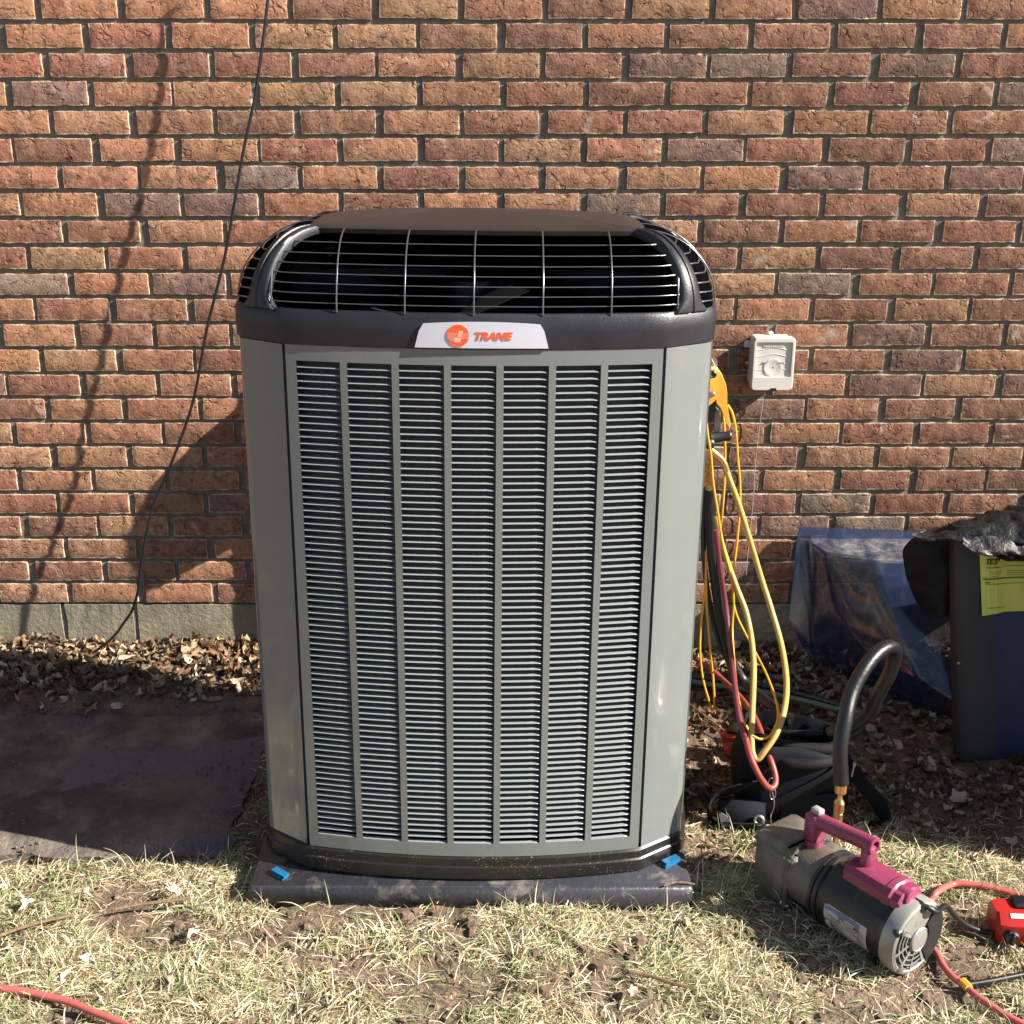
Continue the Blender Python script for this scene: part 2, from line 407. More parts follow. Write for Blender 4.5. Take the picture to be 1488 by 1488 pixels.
s.c = [None]*len(s.f)
tag(obj('concrete_slab', s, M_SLAB, smooth=30), 'stained old concrete slab in shade left of the unit', kind='structure')
m = MB(); rc0 = random.Random(31)
for k in range(900):
    x, y = rc0.uniform(-1.7, -.60), rc0.uniform(-.985, -.29); r_ = rc0.uniform(.0012, .0045)*(1.6 if rc0.random() < .08 else 1)
    if noise.noise(Vector((x*5, y*5, 4))) < -.1: continue
    z = -.038; pts = []
    for zz, q in ((-.2, .9), (.5, 1), (1.0, .5)): pts.append([(x + r_*q*math.cos(a)*rc0.uniform(.6, 1.4), y + r_*q*math.sin(a)*rc0.uniform(.6, 1.2), z + .004*0 + r_*zz*1.2) for a in (0, 1.25, 2.5, 3.77, 5.0)])
    m.loft(pts, True, False, True)
tag(obj('slab_grit', m, M_CLOD), 'grit and crumbs strewn over the old slab', kind='stuff')

# ------------------------------------------------------------------ brick wall
wall = thing('brick_wall', 'brown and tan rough brick wall on a concrete block foundation', 'wall', (0, 0, 0))
CP, BH, BP = .06651, .0553, .2032
def row_top(r): return 1.7266 - CP*r
FT = .137                                                     # top of the foundation
m = MB(); m.box((0, .06, (3.3 + FT)/2), (9, .122, 3.3 - FT))
obj('mortar_bed', m, M_MORTAR, wall)
def brick_mesh(sd, nxb=12, nzb=4, L=.1868, H=BH):
    """front face rough and slightly out of true, edges broken; face looks to -y"""
    rg = random.Random(sd); b = MB(); W = []
    for j in range(nzb + 1):
        for i in range(nxb + 1):
            u, w = i/nxb, j/nzb; x = (u - .5)*L; z = (w - .5)*H
            ed = (i in (0, nxb)) or (j in (0, nzb))
            if i in (0, nxb): x += rg.uniform(-.0013, .0013)
            if j in (0, nzb): z += rg.uniform(-.0016, .0012)
            y = -.0095 + .0030*noise.fractal(Vector((x*40 + sd*7, z*55, sd)), 1, 2, 3)
            if ed: y = -.0072 + rg.uniform(-.0006, .0012)
            W.append((x, y, z))
    b.v = W; nn = nxb + 1
    b.f = [(j*nn+i, j*nn+i+1, (j+1)*nn+i+1, (j+1)*nn+i) for j in range(nzb) for i in range(nxb)]
    edge = [i for i in range(nn)] + [j*nn + nxb for j in range(1, nzb+1)] + [nzb*nn+i for i in range(nxb-1, -1, -1)] + [j*nn for j in range(nzb-1, 0, -1)]
    o0 = len(b.v); b.v += [(W[i][0], .012, W[i][2]) for i in edge]
    for k in range(len(edge)):
        k2 = (k+1) % len(edge); b.f.append((edge[k2], edge[k], o0 + k, o0 + k2))
    b.c = [None]*len(b.f)
    return b.mesh('brick', 48)
BM = [brick_mesh(k) for k in range(12)]
for me in BM: me.materials.append(M_BRICK)
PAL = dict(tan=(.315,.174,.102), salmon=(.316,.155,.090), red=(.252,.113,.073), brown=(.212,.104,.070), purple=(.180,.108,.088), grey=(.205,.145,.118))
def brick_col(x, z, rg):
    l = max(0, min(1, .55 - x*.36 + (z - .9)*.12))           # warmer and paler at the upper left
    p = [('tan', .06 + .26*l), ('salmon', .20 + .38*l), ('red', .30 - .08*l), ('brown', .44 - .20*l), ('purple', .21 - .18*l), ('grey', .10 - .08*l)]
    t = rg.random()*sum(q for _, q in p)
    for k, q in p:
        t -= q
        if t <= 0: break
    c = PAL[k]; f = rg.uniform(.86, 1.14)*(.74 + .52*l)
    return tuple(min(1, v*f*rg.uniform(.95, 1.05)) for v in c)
far = MB(); rb = random.Random(3)
for r in range(-24, 24):
    zt = row_top(r); zc = zt - BH/2
    for c in range(-20, 21):
        xc = -1.135 + (c + (0 if r % 2 == 0 else .5))*BP + BP/2 - .008 + rb.uniform(-.005, .005)
        x0, x1 = xc - .094, xc + .094
        half = 1.26 + .24*(1 - zc/1.7)
        inview = r >= 0 and x1 > -half and x0 < half
        hidden = x0 > -.66 and x1 < .455 and zt < 1.12
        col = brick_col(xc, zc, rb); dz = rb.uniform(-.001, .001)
        if inview and not hidden:
            o = link('brick', BM[rb.randrange(12)], None, wall)
            o.location = (xc, rb.uniform(-.001, .001), zc + dz)
            o.rotation_euler = (0, math.pi if rb.random() < .5 else 0, 0) if False else (rb.uniform(-.012, .012), rb.uniform(-.009, .009), 0)
            o.scale = (rb.uniform(.975, 1.015), 1, rb.uniform(.955, 1.03))
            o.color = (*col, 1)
        else:
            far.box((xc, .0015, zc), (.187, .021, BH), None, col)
tag(obj('brick', far, M_BRICKS, wall), kind='stuff')
xs = [-4.4, -3.8, -3.2, -2.6, -2.0, -1.66, -1.272, -1.070, -.66, -.26, .14, .54, .94, 1.34, 1.74, 2.3, 2.9, 3.5, 4.4]
for a, b_ in zip(xs[:-1], xs[1:]):
    m = MB(); n = 10; L = b_ - a - .012
    g2 = [(a + .006 + L*i/n + (rb.uniform(-.003,.003) if i in (0, n) else 0), -.006 + .0025*fbm(a + i*.1, j*.07, 8), -.16 + (FT + .157)*j/6) for j in range(7) for i in range(n+1)]
    m.v = g2; m.f = [(j*(n+1)+i, j*(n+1)+i+1, (j+1)*(n+1)+i+1, (j+1)*(n+1)+i) for j in range(6) for i in range(n)]
    ed = list(range(n+1)) + [j*(n+1)+n for j in range(1, 7)] + [6*(n+1)+i for i in range(n-1, -1, -1)] + [j*(n+1) for j in range(5, 0, -1)]
    o0 = len(m.v); m.v += [(m.v[i][0], .10, m.v[i][2]) for i in ed]
    for k in range(len(ed)):
        k2 = (k+1) % len(ed); m.f.append((ed[k2], ed[k], o0+k, o0+k2))
    m.c = [None]*len(m.f)
    obj('concrete_block', m, M_CONC, wall)
m = MB(); m.box((0, .06, -.02), (8.8, .124, .30)); obj('block_joint', m, M_MORTAR, wall)

# ------------------------------------------------------------------ air conditioner
AC = thing('air_conditioner', 'tall grey green outdoor air conditioner with black cap in front of the brick wall', 'air conditioner', (-.077, -.785, 0), (0, R(.6), 0))
SX, SY, OX, OY, BLG = .333, .280, .427, .215, .035            # seam and outer corner of the octagonal plan, bulge of the sides
def arc_y(x): return -(SY + BLG*(1 - (x/SX)**2))               # front face
def arc_x(y): return OX + .022*(1 - (y/OY)**2)                 # right face
KF, KS = math.tan(.5*math.atan2(SY - OY, OX - SX)), math.tan(.5*math.atan2(OX - SX, SY - OY))
def corners(d):
    """seam corner and outer corner of the outline pushed in by d"""
    return (SX - KF*d, SY - d), (OX - d, max(OY - KS*d, .02))
def front_y(x, d=0.):
    (ax, ay), (bx, by) = corners(d); q = abs(x)
    bl = BLG*(1 - 3.5*max(0, d))
    return -(ay + bl*(1 - (x/ax)**2)) if q <= ax else -(ay - (q - ax)*(ay - by)/(bx - ax))
def side_x(y, d=0.):
    (ax, ay), (bx, by) = corners(d)
    return bx + .022*(1 - (y/by)**2)*(1 - 3.5*max(0, d))
def plan(off=0., n=16):
    """outline of the unit, counter-clockwise from the front left seam; off moves it outwards"""
    d = -off; (ax, ay), (bx, by) = corners(d); q = []
    e = min(.012, (bx - ax)*.2) if bx > ax else 0
    for i in range(n+1):
        x = -ax + 2*ax*i/n; q.append((x, front_y(x, d)))
    ch = [(ax + (bx-ax)*f, -(ay + (by-ay)*f)) for f in (.12, .37, .63, .88)]
    sd = [-by*.92 + 2*by*.92*i/10 for i in range(11)]
    q += ch + [(side_x(y, d), y) for y in sd] + [(x, -y) for x, y in ch[::-1]]
    for i in range(n+1):
        x = ax - 2*ax*i/n; q.append((x, -front_y(x, d)))
    q += [(-x, -y) for x, y in ch] + [(-side_x(y, d), y) for y in sd[::-1]] + [(-x, y) for x, y in ch[::-1]]
    return q
def ring(off, z): return [(x, y, z) for x, y in plan(off)]
ZB, ZT, ZS, ZL = .055, 1.073, 1.134, 1.262                     # louver bottom / top, shoulder, lid
# base pan
m = MB(); m.loft([ring(.001, .003), ring(.006, .006), ring(.006, .031), ring(.003, .034), ring(.003, .050), ring(-.002, .0545)], True, True, True)
obj('base_pan', m, M_BASE, AC, smooth=35)
# dark coil inside
m = MB(); c0 = plan(-.030)
m.loft([[(x, y, .0545) for x, y in c0], [(x, y, 1.066) for x, y in c0]], True, True, True)
obj('coil', m, M_COIL, AC)
# front louver panel: stiles and rails
TH = .010; NCOL = 7; SW = .0125; SE = .0185; PW = 2*SX - .004         # inner stiles, end stiles
OW = (PW - (NCOL - 1)*SW - 2*SE)/NCOL
WZ0, WZ1 = .084, 1.045; NR = 76; RP = (WZ1 - WZ0)/NR
def arc_strip(b, x0, x1, z0, z1, n, fy=arc_y, sgn=1):
    rings = []
    for i in range(n+1):
        x = x0 + (x1-x0)*i/n; y = fy(x)*sgn
        rings.append([(x, y, z0), (x, y, z1), (x, y + TH*sgn, z1), (x, y + TH*sgn, z0)])
    b.loft(rings, True, True, True)
m = MB(); xl = -SX + .002
for k in range(NCOL + 1):
    a = xl if k == 0 else xl + SE + k*(OW + SW) - SW; arc_strip(m, a, a + (SE if k in (0, NCOL) else SW), WZ0, WZ1, 2)
arc_strip(m, xl, xl + PW, ZB, WZ0, 28); arc_strip(m, xl, xl + PW, WZ1, ZT, 28)
panel = obj('louver_panel', m, M_PAINT, AC, smooth=30)
# one pressed louver: lip in front, blade running back and up, right end dipping in
def louver_mesh():
    b = MB(); rings = []
    for u, dy, dz in ((-.5, 0, 0), (.36, 0, 0), (.44, .0012, -.0006), (.485, .0038, -.0026), (.5, .0058, -.0045)):
        x = u*OW
        sec = [(.0010, .0000), (.0005, .0008), (.0012, .0016), (.0080, .0026), (.0080, .0019), (.0020, .0002)]
        rings.append([(x, y + dy, z + dz) for y, z in sec])
    b.loft(rings, True, True, True)
    return b
LM = louver_mesh(); lme = LM.mesh('louver', 40); lme.materials.append(M_SLAT)
rest = MB()
for rr in range(NR):
    z = WZ1 - (rr + 1)*RP
    for k in range(NCOL):
        xc = xl + SE + OW/2 + k*(OW + SW); ang = math.atan(2*BLG*xc/SX**2)
        M = Matrix.Translation((xc, arc_y(xc), z)) @ Matrix.Rotation(ang, 4, 'Z')
        if rr < 42:
            o = link('louver', lme, None, panel); o.location = (xc, arc_y(xc), z); o.rotation_euler = (0, 0, ang)
        else: rest.add([M @ Vector(p) for p in LM.v], LM.f)
tag(obj('louver', rest, M_SLAT, panel, smooth=40), kind='stuff')
# corner panels
def corner(sx, sy):
    b = MB(); out = []
    pts = [(SX + .004, -SY + .0034), (SX + .008, -SY + .0052), (SX + .03, -SY + .0205), (OX - .016, -OY - .0115), (OX - .004, -OY - .0015), (OX, -OY + .012), (OX + .006, -OY + .06)]
    for x, y in pts: out.append((x*sx, y*sy))
    inn = [(x - .008*sx, y + .008*sy) for x, y in out]
    inn[0] = (out[0][0], out[0][1] + .012*sy)
    poly = out + inn[::-1]
    if sx*sy < 0: poly = poly[::-1]
    b.loft([[(x, y, ZB + .001) for x, y in poly], [(x, y, ZT - .001) for x, y in poly]], True, True, True)
    return obj('corner_panel', b, M_PAINT, AC, smooth=35)
corner(1, 1); corner(-1, 1); corner(-1, -1); corner(1, -1)
# side and rear panels, louvers pressed in one sheet
def side_panel(sx):
    b = MB(); y0, y1 = -OY + .064, OY - .064; n = 14
    def strip(ya, yb, z0, z1, k, d=0.):
        rings = []
        for i in range(k+1):
            y = ya + (yb-ya)*i/k; x = (arc_x(y) - d)*sx
            rings.append([(x, y, z0), (x, y, z1), (x - .008*sx, y, z1 + (.004 if d else 0)), (x - .008*sx, y, z0 + (.004 if d else 0))])
        b.loft(rings, True, True, True)
    strip(y0, y1, ZB, WZ0, n); strip(y0, y1, WZ1, ZT, n)
    k = 5; w = .0155; ow = (y1 - y0 - (k+1)*w)/k
    for i in range(k+1): strip(y0 + i*(ow+w), y0 + i*(ow+w) + w, WZ0, WZ1, 1)
    for i in range(k):
        for rr in range(NR): strip(y0 + w + i*(ow+w), y0 + w + i*(ow+w) + ow, WZ0 + rr*RP + .001, WZ0 + rr*RP + .0032, 1, .001)
    return obj('side_panel', b, M_PAINT, AC)
side_panel(-1); side_panel(1)
m = MB()
arc_strip(m, -SX + .002, SX - .002, ZB, ZT, 20, arc_y, -1); obj('rear_panel', m, M_PAINT, AC)
# cap band
m = MB()
o_, i_ = .0018, -.012
m.loft([ring(i_, ZT + .001), ring(o_, ZT + .001), ring(o_ + .001, ZT + .03), ring(o_, ZS - .006), ring(o_ - .005, ZS), ring(i_, ZS), ring(i_, ZT + .001)], True)
cap = obj('cap_band', m, M_CAP, AC, smooth=40)
def shoulder(t):
    """offset and height of the rounded shoulder, t 0..1"""
    a = t*math.pi/2
    return -.132*(1 - math.cos(a)), ZS - .002 + (ZL - ZS)*math.sin(a)
# corner posts of the cap, at the outer corners; the grilles wrap round to them
CU = Vector((OX - SX, OY - SY)).normalized(); CN = Vector((-CU.y, CU.x))   # along the chamfer (front right quadrant, y kept positive) and outwards
def pw(t): return .023 - .010*t                                # half width of the post
def face_x(y, d=0.):
    (ax, ay), (bx, by) = corners(d); q = abs(y)
    return side_x(y, d) if q <= by else bx - (q - by)*(bx - ax)/max(1e-4, ay - by)
for sx, sy in ((1, 1), (-1, 1), (1, -1), (-1, -1)):
    b = MB(); rings = []; T = 18
    for i in range(T+1):
        t = i/T; o, z = shoulder(t); e = max(0, 1 - t*8)**2; w_ = pw(t) + .016*e
        (ax, ay), (bx, by) = corners(-o); mid = Vector(((ax + bx)/2, (ay + by)/2))
        def P(s_, l):
            q = mid + CU*s_ + Vector((.56, .83))*l; return Vector((q.x*sx, -q.y*sy, z + l*math.sin(t*math.pi/2)))
        sec = [P(-w_, .001), P(-w_ + .004, .0052), P(-.0035, .0056), P(-.0020, .0036), P(.0020, .0036), P(.0035, .0056), P(w_ - .004, .0052), P(w_, .001)]
        sec += [P(w_, -.010), P(-w_, -.010)]
        rings.append(sec if sx*sy > 0 else sec[::-1])
    b.loft(rings, True, True, True); obj('cap_post', b, M_CAP, AC, smooth=50)
# lid
m = MB(); lo, lz = shoulder(1.0)
def lring(k, z, off=0.):
    P = plan(lo + off); return [(x*k, y*k, z) for x, y in P]
crest = .020
m.loft([lring(.985, lz - .012, -.004), lring(1, lz - .008, .004), lring(1, lz, .006), lring(1, lz + .004, .001)] + [lring(k, lz + .004 + crest*(1 - k*k)) for k in (.9, .75, .55, .3, .08)], True, True, True)
obj('lid', m, M_LID, AC, smooth=35)
# wire grilles
def wires(side):
    b = MB(); T = 18; fr = side in ('front', 'rear'); k = 1 if side in ('front', 'right') else -1
    def pt(q, t, l=0.):
        o, z = shoulder(t); d = -o - l; zz = z + l*math.sin(t*math.pi/2)
        return Vector((q*k, front_y(q, d)*k, zz)) if fr else Vector((face_x(q, d)*k, q*k, zz))
    def lim(t):
        (ax, ay), (bx, by) = corners(-shoulder(t)[0])
        return (ax + bx)/2 - CU[0]*pw(t) + .004 if fr else (ay + by)/2 + CU[1]*pw(t)*-1 + .006
    for q in ([.118*j for j in range(-3, 4)] if fr else (-.12, 0, .12)):
        pts = [pt(q, i/T) for i in range(T+1) if abs(q) <= lim(i/T)]
        if len(pts) > 2: b.tube(pts, .0014, 6)
    for i in range(7):
        t = 2/math.pi*math.asin(min(.975, .115 + .127*i)); L = lim(t)
        b.tube([pt(-L + 2*L*j/28, t, -.0030) for j in range(29)], .0010 if fr else .0014, 6)
    return obj('wire_grille', b, M_WIRE, AC, smooth=60)
for sd in ('front', 'left', 'right', 'rear'): wires(sd)
# dark interior: deck, ring and fan
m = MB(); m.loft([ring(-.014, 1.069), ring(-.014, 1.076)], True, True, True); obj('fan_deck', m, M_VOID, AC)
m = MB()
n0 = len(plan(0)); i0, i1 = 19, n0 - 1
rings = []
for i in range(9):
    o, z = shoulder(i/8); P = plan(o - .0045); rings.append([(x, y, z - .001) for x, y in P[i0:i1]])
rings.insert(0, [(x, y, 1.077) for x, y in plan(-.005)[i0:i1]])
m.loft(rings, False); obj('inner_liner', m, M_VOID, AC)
m = MB(); m.lathe([(.225, 1.077), (.240, 1.077), (.232, 1.112), (.225, 1.112)], 40, cap0=False, cap1=False); obj('fan_ring', m, M_DARK, AC, smooth=40)
fan = MB(); fan.lathe([(.06, 1.09), (.07, 1.10), (.07, 1.155), (.05, 1.165)], 20); 
hub = obj('fan_hub', fan, M_FAN, AC, smooth=40)
for k in range(3):
    b = MB(); rings = []
    for i in range(7):
        r = .06 + .155*i/6; a0 = R(120*k + 22 + 10*i/6); sw = .55 - .12*i/6
        rings.append([(r*math.cos(a0 + s_*sw), r*math.sin(a0 + s_*sw), 1.116 + s_*.040 + d) for s_, d in ((-1, 0), (-.3, .004), (.4, .004), (1, 0), (1, .002), (.4, .007), (-.3, .007), (-1, .002))])
    b.loft(rings, True, True, True); obj('fan_blade', b, M_FAN, hub, smooth=40)
# badge
def on_band(x, z, d): return (x, front_y(x, -.0022) - d, z)
BX = .0135                                                     # badge centre
BZ = 1.0765
def badge_top(u): return .0405 + .0045*(1 - u*u) - (.006*max(0, abs(u) - .93)/.07)
m = MB(); rings = []; nb = 30
for i in range(nb + 1):
    u = -1 + 2*i/nb; hw = .115; e = .0075
    zt = BZ + badge_top(u); zb = BZ
    xb, xt = BX + u*hw, BX + u*(hw - e)
    if abs(u) > .955: zt -= (abs(u) - .955)*.13
    rings.append([on_band(xb, zb, .001), on_band(xb, zb, .0034), on_band(xt, zt, .0034), on_band(xt, zt, .001)])
m.loft(rings, True, True, True); badge = obj('badge', m, M_SILVER, AC, smooth=40)
def disc(cx, cz, r, d, n=36): 
    return [on_band(cx + r*math.cos(2*math.pi*k/n), cz + r*math.sin(2*math.pi*k/n), d) for k in range(n)]
cx, cz, r0 = BX - .0405, BZ + .0215, .0192
m = MB(); m.loft([disc(cx, cz, r0, .0030), disc(cx, cz, r0, .0044)], True, True, True); logo = obj('logo_disc', m, M_ORANGE, badge)
m = MB()
for k in range(10):                                            # fine pale stripes and the slanted figure of the emblem
    zz = cz - .0095 + k*.0015; hw = math.sqrt(max(0, r0**2 - (zz - cz)**2))*.97
    xa = cx - hw if k > 1 else cx - hw*.9
    xb = cx + hw if k > 2 else cx + hw*.25
    m.loft([[on_band(x, zz, .0045), on_band(x, zz + .0005, .0045), on_band(x, zz + .0005, .0048), on_band(x, zz, .0048)] for x in (xa, (xa + xb)/2, xb)], True, True, True)
for (xa, xb, za, zb, sl) in ((-.0005, .0068, -.002, .0085, .002), (-.0075, .0035, -.0115, -.0035, .002)):
    q = [(cx + xa, cz + za), (cx + xb, cz + za), (cx + xb + sl, cz + zb), (cx + xa + sl, cz + zb)]
    m.loft([[on_band(x, z, .0045) for x, z in q], [on_band(x, z, .0047) for x, z in q]], True, True, True)
obj('emblem_stripes', m, M_PALE, logo)
def text_mesh(s_, size, shear=0., offset=0., extrude=.0004):
    cu = bpy.data.curves.new('text', 'FONT'); cu.body = s_; cu.size = size; cu.shear = shear; cu.offset = offset; cu.extrude = extrude
    cu.align_x = 'CENTER'; cu.resolution_u = 2
    t = bpy.data.objects.new('text', cu); COL.objects.link(t)
    dg = bpy.context.evaluated_depsgraph_get(); me = bpy.data.meshes.new_from_object(t.evaluated_get(dg))
    bpy.data.objects.remove(t); bpy.data.curves.remove(cu); return me
me = text_mesh('TRANE', .0185, .28, .0007)
xsv = [v.co.x for v in me.vertices]; wx = max(xsv) - min(xsv); k = .064/wx; mx = (max(xsv) + min(xsv))/2
for v in me.vertices:
    x = BX + .0215 + (v.co.x - mx)*k; p = on_band(x, BZ + .0148 + v.co.y, .0040 - v.co.z*-1)
    v.co = p
lt = link('lettering', me, M_ORANGE, badge)
# equipment pad and levelling shims
pad = MB(); pad.rbox((-.083, -.760, -.026), (.885, .732, .052), .0055)
solo('equipment_pad', pad, M_PAD, 'black plastic pad with dusty edge under the air conditioner', 'pad', (-.083, -.760, -.052), smooth=50)
def shim(label, c, rz):
    t = thing('shim', label, 'shim', (c[0], c[1], .0003), (0, 0, rz), 'blue shims under the unit')
    for k in (0, 1):
        b = MB(); b.prism([(-.019, -.0075), (.019, -.0075), (.019, .0075), (-.019, .0075)], .0055*k + .0003, .0055*k + .0052, Matrix.Translation((.003*k, .0016*k, 0)))
        obj('wedge', b, M_BLUE, t)
shim('blue plastic shim on the pad at the left front corner of the unit', (-0.4696, -1.0864, 0.0080), R(-38))
shim('blue plastic shim on the pad at the right front corner of the unit', (0.3236, -1.0469, 0.0080), R(35))

# bracket and pipe on the wall behind the unit; their shadows fall on the wall beside it
m = MB(); prof = [(0,.62),(.117,.63),(.18,.672),(.197,.675),(.206,.80),(.204,.845),(.195,.89),(.179,.943),(.142,.975),(.11,.985),(0,.985)]
m.loft([[(x, -s_, z) for s_, z in prof] for x in (-.338, -.294)], True, True, True)
solo('hose_hanger', m, M_BLACK, 'dark rounded metal hanger on the wall hidden behind the unit', 'hanger', (-.316, 0, .8))
m = MB(); m.tube([(-.55, -.05, -.06), (-.55, -.05, .80), (-.54, -.04, .86), (-.50, .0, .88)], .020, 14)
solo('wall_pipe', m, M_GREYP, 'grey pipe rising on the wall hidden behind the unit', 'pipe', (-.55, -.05, -.05))

# ------------------------------------------------------------------ things on and by the wall
t = thing('sensor_box', 'small white plastic outdoor sensor box on the brick wall', 'sensor box', (0.6758, -0.0120, 0.8376))
bw, bh, bd = .0545, .069, .055
m = MB(); b_ = .006
def rr(w, h, r, y, dz=0.):
    out = []
    for cx, cz, a0 in ((w-r, h-r, 0), (-w+r, h-r, 90), (-w+r, -h+r, 180), (w-r, -h+r, 270)):
        for i in range(5):
            a = R(a0 + 90*i/4); out.append((cx + r*math.cos(a), y, cz + r*math.sin(a) + dz))
    return out
FR = -.070
m.loft([rr(bw*.93, bh*.95, .010, .012), rr(bw*.95, bh*.96, .010, FR + .028), rr(bw, bh, .010, FR + .026), rr(bw, bh, .010, FR + .006), rr(bw*.975, bh*.98, .010, FR + .001), rr(bw*.95, bh*.965, .009, FR),
        rr(bw*.86, bh*.66, .004, FR, .0125), rr(bw*.85, bh*.65, .004, FR + .0045, .0125)], True, True, True)
obj('housing', m, M_WHITE, t, smooth=35)
for k, zz in enumerate((.034, .017, -.003, -.018)):
    m = MB(); pth = [(-.046 + .092*i/24, FR + .0044, zz + .0035*math.cos((-.046 + .092*i/24)*68) + .006) for i in range(25)]
    if k >= 2: segs = [[p for p in pth if p[0] < -.024], [p for p in pth if p[0] > .024]]
    else: segs = [pth]
    for sg in segs: m.tube(sg, .0009, 5)
    obj('wave_rib', m, M_WHITE, t, smooth=60)
m = MB(); MY = Matrix.Rotation(R(90), 4, 'X')
m.lathe([(.0245, -FR - .0048), (.0238, -FR - .0030), (.0218, -FR - .0028), (.016, -FR - .0038), (.008, -FR - .0044), (.002, -FR - .0045)], 28, MY, (0, 0, -.009), False, True)
obj('thumb_dish', m, M_WHITE, t, smooth=40)
m = MB()
for sx in (-1, 1): m.box((sx*.022, FR + .0042, .004), (.012, .003, .0035))
obj('catch', m, M_GREYP, t)
m = MB(); m.box((.004, FR + .002, -bh + .003), (.014, .010, .008)); obj('notch', m, M_CABLE, t)
for c_, d_ in (((-.056, -.004, .042), (.022, .010, .022)), ((.056, -.004, .042), (.016, .010, .018)), ((0, -.004, bh + .001), (.016, .010, .012)), ((-.055, -.006, -.008), (.012, .010, .010))):
    m = MB(); m.rbox(c_, d_, .004); obj('mounting_tab', m, M_WHITE, t, smooth=40)
m = MB()                                                       # raised line too small to read, kept as relief
for i in range(9): m.box((-.026 + .0058*i, FR + .0042, .0475 - .003*abs(i-4)*.03), (.004 if i % 3 else .0028, .002, .0055))
obj('raised_line', m, M_WHITE, t)
w = MB(); w.tube(spline([(0.6687, -0.0220, 0.7509), (0.6651, -0.0220, 0.6946), (0.6608, -0.0220, 0.6187), (0.6584, -0.0220, 0.5415), (0.6596, -0.0220, 0.4632), (0.6571, -0.0220, 0.3836), (0.6546, -0.0220, 0.3029), (0.6533, -0.0220, 0.2311)]), .0011, 6)
solo('sensor_wire', w, M_GREYWIRE, 'thin grey wire running down the wall from the white sensor box', 'wire', (0.6533, -0.0220, 0.2311))

w = MB(); w.tube(spline([(-0.5468, -0.0850, 1.8828), (-0.5737, -0.0870, 1.7070), (-0.6137, -0.0920, 1.5086), (-0.6565, -0.0980, 1.3536), (-0.7148, -0.1040, 1.1201), (-0.7760, -0.1060, 0.9310), (-0.8263, -0.1080, 0.7436), (-0.9001, -0.1100, 0.5716), (-0.9575, -0.1120, 0.4577), (-0.9998, -0.1120, 0.3069), (-1.0177, -0.1100, 0.2260), (-1.0423, -0.1000, 0.1607), (-1.0711, -0.1000, 0.1195), (-1.1040, -0.1000, 0.0780), (-1.1460, -0.1000, 0.0424), (-1.1972, -0.1000, 0.0130), (-1.2340, -0.1100, -0.0033), (-1.2670, -0.1300, -0.0189)]), .0038, 8)
solo('hanging_cable', w, M_CABLE, 'thin black cable hanging down the brick wall left of the unit', 'cable', (-1.2129, -0.0600, -0.0061))

# ---- clear window well cover leaning on the wall
F = dict(otl=(0.7865, -0.0300, 0.3764), otr=(1.62, -.03, .385), obr=(1.60, -.46, -.035), obl=(0.7636, -0.1000, 0.1192), obm=(0.8547, -0.1156, -0.0200), obr1=(1.1521, -0.4030, -0.0250))
V = [F['otl'], (1.2785, -0.0350, 0.3580), (1.62,-.04,.36), (1.62,-.42,-.03), F['obr1'], F['obm'], F['obl'],
     (0.8119, -0.0450, 0.3456), (1.2755, -0.0500, 0.3373), (1.60,-.055,.34),
     (0.8440, -0.1000, 0.3200), (0.9634, -0.1550, 0.3289), (1.2313, -0.1750, 0.3248), (1.58,-.18,.31),
     (1.58,-.47,.005), (1.1503, -0.4000, 0.0284), (1.0539, -0.3350, 0.0580), (0.9611, -0.2400, 0.0612), (0.8774, -0.1500, 0.1717), (0.8313, -0.1100, 0.0510)]
m = MB(); m.v = [tuple(p) for p in V]
m.f = [(0,1,8,7),(1,2,9,8),(7,8,12,11,10),(8,9,13,12),(11,12,15,16),(12,13,14,15),(10,11,16,17,18),(0,7,19,6),(7,10,18,19),(18,17,5,19),(6,19,5),(17,16,4,5),(16,15,4),(15,14,3,4)]
m.c = [None]*len(m.f)
me = m.mesh('cover'); bmod = None
import bmesh
bm = bmesh.new(); bm.from_mesh(me); bmesh.ops.recalc_face_normals(bm, faces=bm.faces)
ed = [e for e in bm.edges if len(e.link_faces) == 2]
bmesh.ops.bevel(bm, geom=ed, offset=.010, segments=2, profile=.5, affect='EDGES', clamp_overlap=True)
bmesh.ops.triangulate(bm, faces=bm.faces[:]); bmesh.ops.subdivide_edges(bm, edges=bm.edges[:], cuts=1, use_grid_fill=True)
for v in bm.verts: v.co += Vector((0, 1, 0))*.0012*noise.noise(v.co*14)
bmesh.ops.solidify(bm, geom=bm.faces[:], thickness=.0025)
bm.to_mesh(me); bm.free()
me.polygons.foreach_set('use_smooth', [True]*len(me.polygons)); me.set_sharp_from_angle(angle=R(50))
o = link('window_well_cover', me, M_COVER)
tag(o, 'cloudy clear plastic window well cover leaning on the brick wall', 'window well cover')
